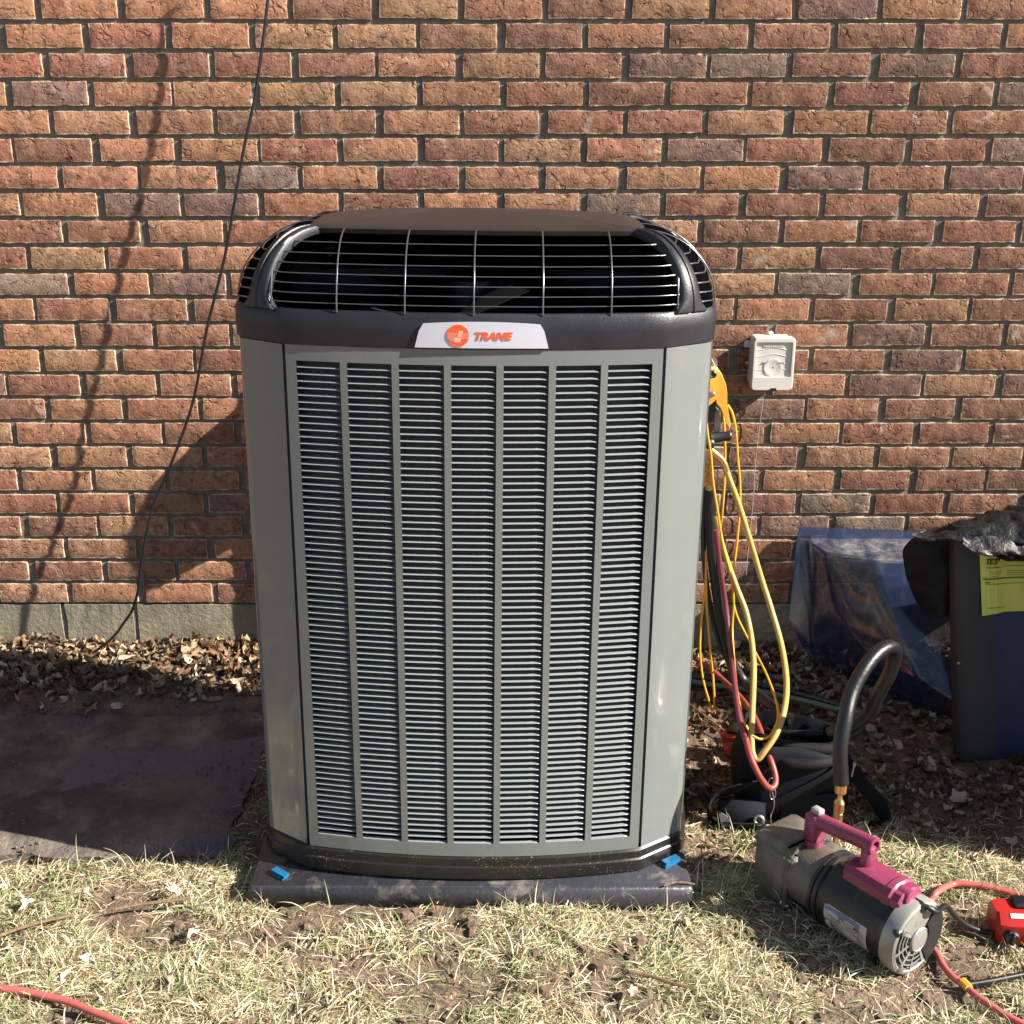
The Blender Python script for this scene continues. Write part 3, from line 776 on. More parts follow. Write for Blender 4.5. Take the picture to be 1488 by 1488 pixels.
# ---- dark folded metal panel with a yellow sheet
P0, P1 = Vector((1.095, -.5505, -.05)), Vector((1.0557, -.440, .520))
up = (P1 - P0)
m = MB(); xs_ = [(-.004, .030), (0, .012), (.006, .002), (.030, -.003), (.078, -.008), (.088, -.0085), (.099, -.006), (.12, -.001), (.20, .004), (.34, .008), (.52, .008)]
front = [[Vector((P0.x + dx, P0.y + dy, P0.z)) + Vector((up.x*t, up.y*t, up.z*t)) for dx, dy in xs_] for t in (0, .25, .5, .75, 1)]
n = len(xs_); 
def sheet_part(i0_, i1_):
    m = MB(); rows_ = [r_[i0_:i1_+1] for r_ in front]; n = i1_ - i0_ + 1
    vs = [p for r_ in rows_ for p in r_]; bk = [p + Vector((0, .0025, 0)) for p in vs]
    m.v = [tuple(p) for p in vs + bk]; k = len(vs)
    for j in range(4):
        for i in range(n-1):
            a, b2, c2, d2 = j*n+i, j*n+i+1, (j+1)*n+i+1, (j+1)*n+i
            m.f.append((a, b2, c2, d2)); m.f.append((k+d2, k+c2, k+b2, k+a))
    loop = list(range(n)) + [j*n+n-1 for j in range(1, 5)] + [4*n+i for i in range(n-2, -1, -1)] + [j*n for j in range(3, 0, -1)]
    for q in range(len(loop)):
        a, b2 = loop[q], loop[(q+1) % len(loop)]; m.f.append((b2, a, k+a, k+b2))
    m.c = [None]*len(m.f); return m
PT = thing('metal_panel', 'dark folded metal panel with a yellow paper at the right edge', 'metal cabinet', tuple(P0))
obj('front_panel', sheet_part(5, n-1), M_PANEL, PT, smooth=60, world=True); obj('edge_strip', sheet_part(0, 5), M_EDGE_SHADE, PT, smooth=60, world=True)
m = MB(); m.rbox((1.68, -.755, .26), (.60, .60, .62), .012); m.rbox((1.68, -.39, .20), (.58, .125, .52), .012); obj('shade_boxes', m, M_PANEL, PT, smooth=40, world=True)  # unseen boxes added right of view to shade bag, panel and ground
def on_panel(u, t, d):
    import bisect
    k = 0
    while k < n - 2 and xs_[k+1][0] < u: k += 1
    f = (u - xs_[k][0])/(xs_[k+1][0] - xs_[k][0]); dy = xs_[k][1]*(1-f) + xs_[k+1][1]*f
    return Vector((P0.x + u + up.x*t, P0.y + dy - d + up.y*t, P0.z + up.z*t + d*.2))
m = MB(); u0, t0, t1 = .056, .645, .90
rings = []
for i in range(13):
    u = u0 + .23*i/12; cu = .010*max(0, 1 - i/4)**2
    rings.append([on_panel(u, t0 - .012*max(0, 1 - i/3), .0015 + cu), on_panel(u, t1, .0015), on_panel(u, t1, .0022), on_panel(u, t0 - .012*max(0, 1 - i/3), .0022 + cu)])
m.loft(rings, True, True, True); sheet = obj('paper_sheet', m, M_YLABEL, PT, world=True)
m = MB()
def TT(t_): return .645 + (t_ - .515)*.895
def line(ua, ub, t_, h):
    t_ = TT(t_); h *= .85
    m.loft([[on_panel(ua + (ub-ua)*i/8, t_, .0036 + .010*max(0, 1 - ((ua + (ub-ua)*i/8 - u0)/.23*12)/4)**2), on_panel(ua + (ub-ua)*i/8, t_ + h, .0036 + .010*max(0, 1 - ((ua + (ub-ua)*i/8 - u0)/.23*12)/4)**2)] for i in range(9)], False)
line(u0 + .002, u0 + .23, .672, .005); line(u0 + .012, u0 + .05, .725, .003); line(u0 + .055, u0 + .23, .728, .002)
line(u0 + .008, u0 + .02, .655, .005); line(u0 + .010, u0 + .23, .648, .0018); line(u0 + .012, u0 + .062, .538, .0018); line(u0 + .014, u0 + .050, .764, .004)
for k in range(3): line(u0 + .018 + .004*k, u0 + .052 - .003*k, .706 - .010*k, .0016); line(u0 + .066, u0 + .115, .706 - .010*k, .0016); line(u0 + .125, u0 + .20, .708 - .010*k, .0016)
obj('printed_rule', m, M_INK, sheet, world=True)
me = text_mesh('15.5\u00b0', .0165, .1, .0006)
for v in me.vertices: v.co = WORLD[PT.name].inverted() @ (on_panel(u0 + .030 + v.co.x, TT(.742) + v.co.y/up.length, .0042 + .0018) )
link('lettering', me, M_INK, sheet)
m = MB(); c_ = on_panel(.004, .42, .004); m.lathe([(.004, 0), (.004, .0015), (.002, .002)], 10, Matrix.Rotation(R(90), 4, 'X'), c_)
obj('screw_hole', m, M_STEEL, PT, smooth=40, world=True)
# ---- black trash bag thrown over the panel
def crumple(fn, nu, nv, amp, sc, sd, ridg=True):
    P = [[Vector(fn(i/nu, j/nv)) for i in range(nu+1)] for j in range(nv+1)]
    out = []
    for j in range(nv+1):
        for i in range(nu+1):
            p = P[j][i]
            du = P[j][min(i+1, nu)] - P[j][max(i-1, 0)]; dv = P[min(j+1, nv)][i] - P[max(j-1, 0)][i]
            nn = du.cross(dv); nn = nn.normalized() if nn.length > 1e-9 else Vector((0,0,1))
            q = p*sc + Vector((sd, sd*.7, 0)); f = 0; a = 1
            for o_ in range(4):
                h = noise.noise(q + Vector((noise.noise(q*.7)*.8, 0, 0))); f += a*(1 - 2*abs(h) if ridg else h); a *= .5; q = q*2.1
            out.append(p + nn*amp*f)
    b = MB(); b.v = [tuple(p) for p in out]
    b.f = [(j*(nu+1)+i, j*(nu+1)+i+1, (j+1)*(nu+1)+i+1, (j+1)*(nu+1)+i) for j in range(nv) for i in range(nu)]; b.c = [None]*len(b.f)
    return b
TB = thing('trash_bag', 'crumpled black plastic bag draped over the top of the dark panel', 'plastic bag', (1.20, -.42, .46))
def blob(u, v):
    a = 2*math.pi*v; x = -.215 + .62*u
    tp = min(1, max(0, u*2.6))**.6
    ry, rz = .085*tp + .012, (.034 + .026*min(1, u*2.2))*tp + .006
    return (1.172 + x, -.430 + ry*math.cos(a), .498 + .020*u + rz*math.sin(a)*(1 if math.sin(a) > 0 else .75) - .012*(1-tp))
obj('bag_body', crumple(blob, 54, 40, .013, 11, 4), M_TRASH, TB, smooth=45, world=True)
def flap(u, v):
    v = v*min(1, u*3.2 + .08)**.7                                                # loose lip of the bag hanging over the sheet
    x = 1.055 + .42*u; s = v
    y = -.495 - .030*math.sin(s*math.pi) - .02*s; z = .520 - .060*s - .014*math.sin(u*3 + .3)*s - .012*(1 - min(1, u*5))*s
    return (x, y, z)
obj('bag_lip', crumple(flap, 44, 12, .009, 15, 9), M_TRASH, TB, smooth=40, world=True)
def bag_mirror(u, v):                                                # dark sheet for the bag's shadow and reflection on the clear cover
    x = .948 + .17*u + .02*v + .035*max(0, 1 - v/.25)**2*(1 - u); w_ = 1 - .45*v**3
    return (1.06 + (x - 1.06)*w_, -.385 - .040*math.sin(u*math.pi) - .02*v, .500 - .215*v - .02*(1-u)*(1-v))
obj('bag_reflection', crumple(bag_mirror, 24, 24, .006, 9, 2), M_BAG_REFLECT, TB, smooth=40, world=True)

# ---- gauge manifold hanging at the right rear corner of the unit
G = thing('gauge_manifold', 'yellow and black gauge manifold hanging at the right side of the unit', 'gauge manifold', (0.4488, -0.5000, 0.9233))
def mpoly(pts, Y, th, name, m_, par=G, b=.0025):
    P = [(x, Y, z) for x, z in pts]
    cx_, cz_ = sum(p[0] for p in P)/len(P), sum(p[2] for p in P)/len(P)
    def sc(k, y): return [(cx_ + (p[0]-cx_)*k, y, cz_ + (p[2]-cz_)*k) for p in P]
    mb = MB(); mb.loft([sc(1 - .05, Y - th/2), sc(1, Y - th/2 + b), sc(1, Y + th/2 - b), sc(1 - .05, Y + th/2)], True, True, True)
    return obj(name, mb, m_, par, smooth=50, world=True)
YH = [(0.4408, 0.9193), (0.4567, 0.9193), (0.4678, 0.9046), (0.4795, 0.8787), (0.4829, 0.8606), (0.4844, 0.8343), (0.4904, 0.8084), (0.4949, 0.7893), (0.4934, 0.7776), (0.4883, 0.7847), (0.4788, 0.8084), (0.4697, 0.8273), (0.4600, 0.8368), (0.4595, 0.8460), (0.4383, 0.8273), (0.4371, 0.8368), (0.4385, 0.8741), (0.4405, 0.8811)]
handle = mpoly(YH, -.50, .016, 'yellow_bracket', M_YEL)
mpoly([(0.4397, 0.8237), (0.4606, 0.8404), (0.4608, 0.8165), (0.4509, 0.7860), (0.4406, 0.8069)], -.495, .010, 'black_wedge', M_BLACK)
mpoly([(0.4421, 0.9337), (0.4590, 0.9337), (0.4614, 0.9181), (0.4414, 0.9181)], -.49, .004, 'steel_hook', M_STEEL)
m = MB(); m.tube(spline([(0.4509, -0.4970, 0.9211), (.392, -.510, 1.035), (.372, -.545, 1.040), (.350, -.585, 1.030), (.342, -.600, 1.010)]), .0035, 8); obj('hanging_hook', m, M_STEEL, G, smooth=60, world=True)
mpoly([(0.4610, 0.8252), (0.4742, 0.8124), (0.4773, 0.7575), (0.4615, 0.7575)], -.485, .006, 'grey_strap', M_GREYP)
m = MB(); m.lathe([(.0085, 0), (.0085, .010), (.006, .012), (.003, .010)], 16, Matrix.Rotation(R(90), 4, 'X'), (0.4469, -0.5080, 0.9047)); obj('hang_knob', m, M_BLACK, G, smooth=40, world=True)
m = MB(); m.lathe([(.0065, 0), (.006, .003), (.0035, .0045)], 14, Matrix.Rotation(R(90), 4, 'X'), (0.4494, -0.5080, 0.8585)); obj('rivet', m, M_STEEL, G, smooth=40, world=True)
m = MB(); MX = Matrix.Rotation(R(90), 4, 'Y')
m.lathe([(.010, 0), (.0150, .002), (.0135, .008), (.0125, .016), (.0110, .032), (.0118, .046), (.010, .049), (.006, .049)], 18, Matrix.Rotation(R(-8), 4, 'Y') @ MX, (0.4499, -0.5000, 0.7534)); obj('valve_knob', m, M_BLACK, G, smooth=30, world=True)
m = MB(); m.lathe([(.012, 0), (.012, .016), (.008, .02)], 16, Matrix.Rotation(R(90), 4, 'X'), (0.4489, -0.5000, 0.7436)); obj('valve_body', m, M_BLACK, G, smooth=40, world=True)
m = MB(); m.lathe([(.0065, 0), (.006, .003)], 14, Matrix.Rotation(R(90), 4, 'X'), (0.4456, -0.5200, 0.7475)); obj('blue_cap', m, M_PRINT, G, smooth=40, world=True)
def fitting(px, off=(0,0,0)):
    m = MB(); m.lathe([(.0075, 0), (.0075, .010), (.0055, .012), (.0055, .020), (.0085, .022), (.0085, .036), (.006, .038), (.006, .052), (.0075, .054), (.0075, .062)], 6 if off else 12, None, px); return obj('brass_fitting', m, M_BRASS, G, smooth=25, world=True)
fitting((0.4564, -0.5000, 0.6301)); fitting((0.4448, -0.4900, 0.6370))
m = MB(); m.tube(spline([(0.4476, -0.5100, 0.7383), (0.4592, -0.5100, 0.7253), (0.4742, -0.5100, 0.7106), (0.4858, -0.5100, 0.6992), (0.4867, -0.5100, 0.6828), (0.4922, -0.5100, 0.6697)]), [.0065]*6 + [.009]*8 + [.008]*6 + [.0065]*5 + [.0085]*6, 10) if False else m.tube(spline([(0.4528, -0.5100, 0.7285), (0.4626, -0.5100, 0.7204), (0.4742, -0.5100, 0.7106), (0.4843, -0.5100, 0.6976), (0.4916, -0.5100, 0.6795)]), .0078, 10)
obj('brass_elbow', m, M_BRASS, G, smooth=40, world=True)

def hose(name, pts, r, m_, label, cat, k=6, n=9, group=None, drop=True):
    b = MB(); b.tube(spline(pts, k), r, n)
    return solo(name, b, m_, label, cat, pts[-1], group, 60)
hose('charging_hose', [(0.4881, -0.5100, 0.6861), (0.4991, -0.5100, 0.6581), (0.5138, -0.5100, 0.6233), (0.5288, -0.5100, 0.5848), (0.5580, -0.5100, 0.5018), (0.5878, -0.5100, 0.4154), (0.6128, -0.5400, 0.3402), (0.6270, -0.6000, 0.2793), (0.6194, -0.7000, 0.2408), (0.5970, -0.7900, 0.2191), (0.5721, -0.8400, 0.1892), (0.5450, -0.8600, 0.1570), (0.5290, -0.8650, 0.1381), (0.5190, -0.8600, 0.1469), (0.5183, -0.8400, 0.1708), (0.5272, -0.7900, 0.2023), (0.5505, -0.6600, 0.2729), (0.5488, -0.5700, 0.3410), (0.5247, -0.5300, 0.4060), (0.4925, -0.5100, 0.4932), (0.4741, -0.5000, 0.5663)], .0068, M_YHOSE, 'thick tan yellow hose hanging from the brass elbow in a long loop', 'hose')
hose('thin_yellow_wire', [(0.4332, -0.5250, 0.8223), (0.4405, -0.5250, 0.7713), (0.4509, -0.5250, 0.7198), (0.4589, -0.5250, 0.6578), (0.4739, -0.5250, 0.5832), (0.4913, -0.5250, 0.4988), (0.5110, -0.5250, 0.4352), (0.5231, -0.5250, 0.3655), (0.5243, -0.5250, 0.2893), (0.5193, -0.6000, 0.2353), (0.5113, -0.7000, 0.2063), (0.5103, -0.7800, 0.1884), (0.5198, -0.8000, 0.1705)], .0027, M_YWIRE, 'thin orange yellow wire hanging nearest the unit from the manifold', 'wire')
hose('thin_yellow_wire', [(0.4880, -0.4900, 0.8296), (0.5001, -0.4900, 0.8104), (0.5103, -0.4900, 0.7701), (0.5189, -0.4900, 0.7049), (0.5271, -0.4900, 0.6470), (0.5306, -0.4900, 0.5883), (0.5293, -0.4900, 0.5031), (0.5258, -0.4900, 0.4250), (0.5280, -0.4900, 0.3579), (0.5389, -0.4900, 0.3133), (0.5597, -0.4900, 0.2700), (0.5879, -0.4900, 0.2189), (0.5939, -0.6200, 0.2132), (0.5900, -0.7400, 0.2098), (0.5812, -0.8000, 0.1992), (0.5616, -0.8300, 0.1769), (0.5390, -0.8400, 0.1725), (0.5222, -0.8400, 0.1792)], .0027, M_YWIRE, 'thin orange yellow wire in a wide loop right of the other wires', 'wire')
hose('thin_yellow_wire', [(0.4735, -0.4750, 0.8260), (0.4830, -0.4750, 0.7970), (0.4893, -0.4750, 0.7417), (0.4939, -0.4750, 0.6591), (0.4933, -0.4750, 0.5833), (0.4902, -0.4750, 0.5235), (0.4881, -0.4750, 0.4716)], .0030, M_YWIRE, 'short thin orange yellow wire dropping behind the yellow bracket', 'wire')
hose('thin_yellow_wire', [(0.4612, -0.4700, 0.4698), (0.4641, -0.4700, 0.3817), (0.4591, -0.4700, 0.2828), (0.4594, -0.4700, 0.2096), (0.4699, -0.4700, 0.1351), (0.4864, -0.4700, 0.0785), (0.4983, -0.4700, 0.0461), (0.5025, -0.4700, 0.0651), (0.4953, -0.4700, 0.1351), (0.4815, -0.4700, 0.2372), (0.4701, -0.4700, 0.3280), (0.4639, -0.4700, 0.4171)], .0028, M_YWIRE, 'thin orange yellow wire hanging in a narrow loop beside the unit', 'wire')
hose('vacuum_hose', [(0.4647, -0.4700, 0.6206), (0.4674, -0.4700, 0.5390), (0.4790, -0.4700, 0.4435), (0.4957, -0.4700, 0.3460), (0.5179, -0.4700, 0.2463), (0.5441, -0.4700, 0.1706), (0.5755, -0.4800, 0.1251), (0.6025, -0.5500, 0.1217), (0.6238, -0.6200, 0.1292), (0.6479, -0.6600, 0.1219)], .0125, M_CABLE, 'thick black hose hanging from the manifold down into the tool bag', 'hose', n=12)
hose('teal_hose', [(0.4523, -0.4550, 0.6261), (0.4537, -0.4550, 0.5338), (0.4602, -0.4550, 0.4378), (0.4768, -0.4550, 0.3397), (0.5023, -0.4550, 0.2395), (0.5332, -0.4550, 0.1708), (0.5561, -0.4550, 0.1276)], .0065, M_DGREEN, 'thin dark teal hose hanging beside the thick black hose', 'hose')
hose('burgundy_hose', [(0.4679, -0.5450, 0.5482), (0.4845, -0.5450, 0.4465), (0.5027, -0.5450, 0.3512), (0.5092, -0.6000, 0.2706), (0.5014, -0.7000, 0.2409), (0.4966, -0.7800, 0.2139), (0.4998, -0.8300, 0.1870), (0.5020, -0.8600, 0.1820)], .0062, M_BURG, 'burgundy hose hanging in front of the black hose', 'hose')
hose('red_hose', [(0.5002, -0.8600, 0.1870), (0.5092, -0.8700, 0.1544), (0.5192, -0.8800, 0.1301), (0.5349, -0.8850, 0.1011), (0.5553, -0.8800, 0.0761), (0.5691, -0.8700, 0.0785), (0.5723, -0.8500, 0.0920), (0.5647, -0.8200, 0.1170), (0.5603, -0.7600, 0.1345), (0.5612, -0.6600, 0.1290), (0.5531, -0.5500, 0.1181), (0.5400, -0.4200, 0.0949), (0.5072, -0.3600, 0.1057), (0.4659, -0.3000, 0.1160), (0.4369, -0.2600, 0.1209)], .0070, M_RHOSE, 'red hose bent in a loop on the tool bag and running behind the unit', 'hose')
hose('ground_hose', [(0.4019, -0.2104, 0.0040), (0.4741, -0.2269, 0.0040), (0.5442, -0.2514, 0.0040), (0.6225, -0.2754, 0.0040), (0.6980, -0.3070, 0.0040), (0.7704, -0.3456, 0.0040), (0.8323, -0.3834, 0.0040), (0.9045, -0.4093, 0.0040)], .0075, M_GREEN, 'pale green hose lying on the leaves behind the wires', 'hose')
hose('ground_hose', [(0.4036, -0.1933, 0.0120), (0.4755, -0.2142, 0.0120), (0.5471, -0.2307, 0.0120), (0.6349, -0.2551, 0.0120), (0.7181, -0.2951, 0.0120), (0.7965, -0.3457, 0.0120), (0.8716, -0.3985, 0.0120)], .0065, M_DGREEN, 'dark teal hose lying on the leaves just behind the pale green hose', 'hose')

# red device by the bag
t = thing('red_case', 'small red plastic tool with black top lying on leaves by the hoses', 'tool', (0.5521, -0.5511, -0.0350), (R(8), R(-14), R(-35)))
m = MB(); m.rbox((0, 0, .038), (.052, .040, .064), .007); obj('shell', m, M_RED, t, smooth=40)
m = MB(); m.rbox((.012, .004, .074), (.040, .036, .016), .005); obj('top_grip', m, M_BLACK, t, smooth=40)
m = MB(); m.rbox((.022, -.006, .010), (.030, .036, .020), .005); obj('foot', m, M_BLACK, t, smooth=40)
m = MB(); m.box((-.004, -.0205, .050), (.034, .002, .006)); obj('moulded_line', m, M_RHOSE, t)

# ---- tool bag
BG = thing('tool_bag', 'black fabric tool bag with webbing straps on the shaded ground', 'tool bag', (.635, -.735, -.045), (0, 0, R(-6)))
def se(a, p): c, s_ = math.cos(a), math.sin(a); return (math.copysign(abs(c)**p, c), math.copysign(abs(s_)**p, s_))
m = MB(); rings = []
prof = [(0, .93), (.01, .99), (.05, 1.04), (.10, 1.03), (.15, .99), (.180, .93), (.195, .89), (.197, .86), (.18, .84), (.12, .83)]
for z, k in prof:
    rg_ = []
    for i in range(48):
        a = 2*math.pi*i/48; c, s_ = se(a, .45)
        x, y = .122*k*c, .096*k*s_
        zz = z - .022*max(0, z/.18)*(.5 + .5*noise.noise(Vector((c*2, s_*2, 1)))) - .02*max(0, c)*(z/.18)
        p = Vector((x, y, zz)); p += Vector((c, s_, 0))*.009*noise.fractal(p*16, 1, 2, 3); rg_.append(p)
    rings.append(rg_)
m.loft(rings, True, True, True); obj('bag_body', m, M_BAG, BG, smooth=60)
m = MB()
m.ribbon(spline([(-.085, -.100, .020), (-.04, -.105, .050), (.02, -.105, .088), (.075, -.098, .125), (.105, -.080, .150)]), (-.5, 0, .86), .032, .003)
obj('front_strap', m, M_STRAP, BG)
m = MB(); m.loft([[(-.030, -.112, .004), (.090, -.110, .004), (.093, -.106, .090), (-.027, -.106, .068)], [(-.030, -.104, .004), (.090, -.102, .004), (.093, -.10, .090), (-.027, -.10, .068)]], True, True, True)
obj('front_pocket', m, M_BAG, BG)
m = MB(); m.ribbon(spline([(.095, -.04, .160), (.120, -.055, .125), (.155, -.065, .085), (.188, -.065, .045), (.202, -.068, .010), (.185, -.08, -.002), (.14, -.09, .000), (.09, -.10, .006)]), [(.35, -.2, .9)]*36 + [(.2, -.9, .3)]*7, .034, .003)
obj('shoulder_strap', m, M_STRAP, BG)
m = MB(); m.ribbon(spline([(-.085, -.090, .090), (-.125, -.100, .084), (-.170, -.105, .066), (-.186, -.112, .034), (-.170, -.122, .006), (-.12, -.128, .004), (-.07, -.125, .006)]), [(0, -.55, .8)]*37, .040, .003)
obj('side_strap', m, M_STRAP, BG)
m = MB(); m.rbox((-.115, -.118, .030), (.105, .012, .066), .005, Matrix.Rotation(R(-18), 4, 'X')); obj('front_flap', m, M_BAG, BG, smooth=50)
m = MB(); m.loft([[(-.168, -.134, .044), (-.150, -.134, .034), (-.134, -.136, .012), (-.158, -.138, .006)], [(-.168, -.131, .044), (-.150, -.131, .034), (-.134, -.133, .012), (-.158, -.135, .006)]], True, True, True); obj('grey_patch', m, M_VELCRO, BG)
m = MB(); MG = Matrix.Rotation(R(78), 4, 'X'); m.lathe([(.0065, 0), (.0065, .003), (.0095, .005), (.0125, .003), (.0125, 0)], 22, MG, (-.078, -.130, .026), False, False); obj('grommet', m, M_STEEL, BG, smooth=50)
m = MB()
for k, (x, z) in enumerate(((-.056, .108), (-.050, .082))):
    m.tube([(x + .006*math.cos(a), -.112, z + .014*math.sin(a)) for a in [2*math.pi*i/14 for i in range(15)]], .0011, 6, False)
obj('snap_hook', m, M_STEEL, BG, smooth=60)
m = MB(); m.tube(spline([(-.052, -.114, .090), (-.046, -.118, .06), (-.052, -.122, .03), (-.048, -.124, .004)]), .0010, 5); obj('lanyard', m, M_STEEL, BG, smooth=60)
for k, pts in enumerate(([(-.095, -.02, .172), (-.05, -.060, .180), (.02, -.070, .176), (.08, -.055, .172), (.10, 0, .168)], [(-.05, -.075, .150), (-.01, -.098, .150), (.045, -.095, .155), (.095, -.06, .150)])):
    m = MB(); m.tube(spline(pts), .0135, 10); obj('coiled_hose', m, M_STRAP, BG, smooth=60)
m = MB(); m.tube(spline([(-.06, .02, .17), (-.05, -.03, .190), (.0, -.045, .200), (.05, -.035, .196), (.08, .0, .18)]), .006, 8); obj('carry_handle', m, M_STRAP, BG, smooth=60)
for c_ in ((-.050, -.045, .180), (.124, -.066, .110), (.104, -.050, .150)):
    m = MB(); m.lathe([(.0022, 0), (.0022, .026), (.0042, .027), (.0042, .034), (.002, .035)], 8, Matrix.Rotation(R(6), 4, 'Y'), c_); obj('zipper_pull', m, M_STEEL, BG, smooth=40)

# ---- vacuum pump
PA = -54
VP = thing('vacuum_pump', 'vacuum pump with black motor and magenta handle on the grass', 'vacuum pump', (.741, -1.314, -.045), (0, 0, R(PA)))
ZC = .073; MXL = Matrix.Rotation(R(90), 4, 'Y')                # height of the motor axis; lathe axis along the pump
def lat(name, prof, m_, par=VP, n=40, y=0., z=ZC, sm=35, c0=True, c1=True):
    b = MB(); b.lathe(prof, n, MXL, (0, y, z), c0, c1); return obj(name, b, m_, par, smooth=sm)
motor = lat('motor', [(.066, -.186), (.0695, -.183), (.0695, -.016), (.066, -.012)], M_MOTOR)
lat('clamp_ring', [(.069, -.200), (.0735, -.199), (.0735, -.192), (.0705, -.191), (.0705, -.188), (.0735, -.187), (.0735, -.180), (.070, -.179)], M_BLACK)
m = MB(); m.lathe([(.050, -.275), (.060, -.268), (.064, -.250), (.065, -.203), (.071, -.200)], 32, MXL, (0, 0, ZC)); body = obj('pump_body', m, M_ALU, VP, smooth=40)
m = MB()
m.rbox((-.228, .005, .105), (.052, .072, .052), .012); m.rbox((-.262, -.042, .108), (.030, .026, .034), .008); m.rbox((-.258, -.050, .070), (.034, .016, .014), .004); m.rbox((-.215, .02, .128), (.06, .05, .012), .004)
obj('cast_boss', m, M_ALU, body, smooth=45)
m = MB(); m.rbox((-.309, 0, .071), (.086, .114, .138), .008); case = obj('oil_case', m, M_ALU, VP, smooth=45)
m = MB(); m.rbox((-.264, 0, .070), (.010, .124, .146), .004); m.rbox((-.306, 0, .121), (.094, .120, .006), .002); obj('case_flange', m, M_ALU, case, smooth=45)
for y_, z_ in ((-.056, .012), (-.056, .118), (.056, .118)):
    m = MB(); m.lathe([(.005, -.272), (.005, -.252)], 6, MXL, (0, y_, z_)); obj('bolt', m, M_STEEL, case)
for x_, w_ in ((-.26, .12), (-.05, .10)):
    m = MB(); m.rbox((x_, 0, .005), (.022, w_, .010), .002); obj('foot', m, M_BLACK, VP, smooth=40)
# handle
m = MB(); rings = []
for x, hy, z0, z1 in ((-.268, .017, .158, .203), (-.262, .019, .150, .210), (-.238, .019, .150, .210), (-.228, .018, .168, .212)): pass
m.rbox((-.250, 0, .178), (.034, .036, .062), .007)
m.lathe([(.0165, .128), (.0175, .150)], 20, None, (-.250, 0, 0))
handle_post = obj('handle_post', m, M_MAG, VP, smooth=45)
m = MB(); m.lathe([(.019, .104), (.019, .118), (.0165, .121), (.0165, .128), (.0195, .129), (.0195, .133)], 20, None, (-.250, 0, 0)); obj('filler_neck', m, M_BRASS, VP, smooth=40)
m = MB(); m.rbox((-.247, .0, .214), (.022, .017, .012), .002); obj('switch_cap', m, M_GREYP, handle_post, smooth=45)
m = MB(); m.tube([(-.245, 0, .193), (-.20, 0, .1985), (-.16, 0, .2035), (-.128, 0, .207), (-.112, 0, .208)], [.0165, .0160, .0158, .0160, .0165], 18, False)
for x, r_ in ((-.112, .0165), (-.112, .0095), (-.150, .0095)): pass
ringpts = []
b_end = [[Vector((-.112 + dx, r_*math.cos(2*math.pi*k/18), .208 + r_*math.sin(2*math.pi*k/18))) for k in range(18)] for dx, r_ in ((0, .0165), (.003, .0155), (.003, .0105), (-.03, .0095))]
m.loft(b_end, True, False, True)
m.rbox((-.122, 0, .178), (.022, .028, .056), .005)
bar = obj('handle_bar', m, M_MAG, VP, smooth=45)
m = MB(); rings = []
for x, k, dz in ((-.150, .94, -.003), (-.147, 1, 0), (-.062, 1, 0), (-.058, 1.03, .002), (-.046, 1.03, .002), (-.042, .97, -.002), (-.026, .97, -.002), (-.023, .90, -.006)):
    sec = [(-.036, .118), (-.036, .150), (-.026, .161), (-.010, .166), (.012, .166), (.028, .160), (.036, .148), (.036, .118)]
    rings.append([(x, y*k, z + dz*(1 if z > .14 else 0)) for y, z in sec])
m.loft(rings, True, True, True); hb = obj('motor_cover', m, M_MAG, VP, smooth=25)
m = MB(); m.lathe([(.015, -.060), (.0165, -.030), (.0150, -.018), (.011, -.016)], 18, MXL, (0, -.006, .150)); obj('cover_bulge', m, M_MAG, hb, smooth=40)
# worn label on the motor
m = MB(); rings = []
for i in range(9):
    a = R(168 + 54*i/8)
    for_ = []
    xa, xb = -.158 + .004*noise.noise(Vector((i, 0, 0))), -.060 - .006*(i == 8) + .004*noise.noise(Vector((i, 5, 0)))
    for x, r_ in ((xa, .0698), (xb, .0698), (xb, .0703), (xa, .0703)): for_.append((x, r_*math.cos(a), ZC + .006 - r_*math.sin(a)*-1 if False else ZC + r_*math.sin(R(168 + 54*i/8))))
    rings.append(for_)
m.loft(rings, True, True, True); lb = obj('maker_label', m, M_PLATE, motor, smooth=40)
m = MB(); a0, a1 = R(170), R(177)
m.loft([[(x, .0705*math.cos(a), ZC + .0705*math.sin(a)) for a in (a0, (a0+a1)/2, a1)] for x in (-.152, -.115, -.075)], False)
obj('label_band', m, M_PRINT, lb)
m = MB()
for k in range(9):
    a0 = R(181 + 4.1*k); a1 = a0 + R(1.3); x0 = -.150 + .004*(k % 3)
    for xa, xb in ((x0, x0 + .030), (x0 + .036, x0 + .058), (x0 + .062, x0 + .080)):
        if (k*7 + int(xa*900)) % 5 == 0: continue
        m.loft([[(x, .0705*math.cos(a), ZC + .0705*math.sin(a)) for a in (a0, a1)] for x in (xa, xb)], False)
obj('small_print', m, M_INK, lb)
# end bell with vent slots
bell = lat('end_bell', [(.0695, -.030), (.0745, -.028), (.0745, -.006), (.072, .000), (.0665, .0025), (.0635, .0005), (.0635, -.006)], M_BELL, n=44, c0=False, c1=False)
lat('vent_shadow', [(.0645, -.012), (.0645, -.010)], M_DARK, bell)
lat('hub_cap', [(.0245, -.010), (.0245, .0045), (.0225, .0065), (.0215, .0055), (.018, .0062)], M_BELL, bell)
def flat_sector(a0_, a1_, r0_, r1_, x0, x1, n_=10):
    b = MB(); rings = []
    for i in range(n_ + 1):
        a = R(a0_ + (a1_-a0_)*i/n_); c, s_ = math.cos(a), math.sin(a)
        rings.append([(x0, r0_*c, ZC + r0_*s_), (x0, r1_*c, ZC + r1_*s_), (x1, r1_*c, ZC + r1_*s_), (x1, r0_*c, ZC + r0_*s_)])
    b.loft(rings, True, True, True); return b
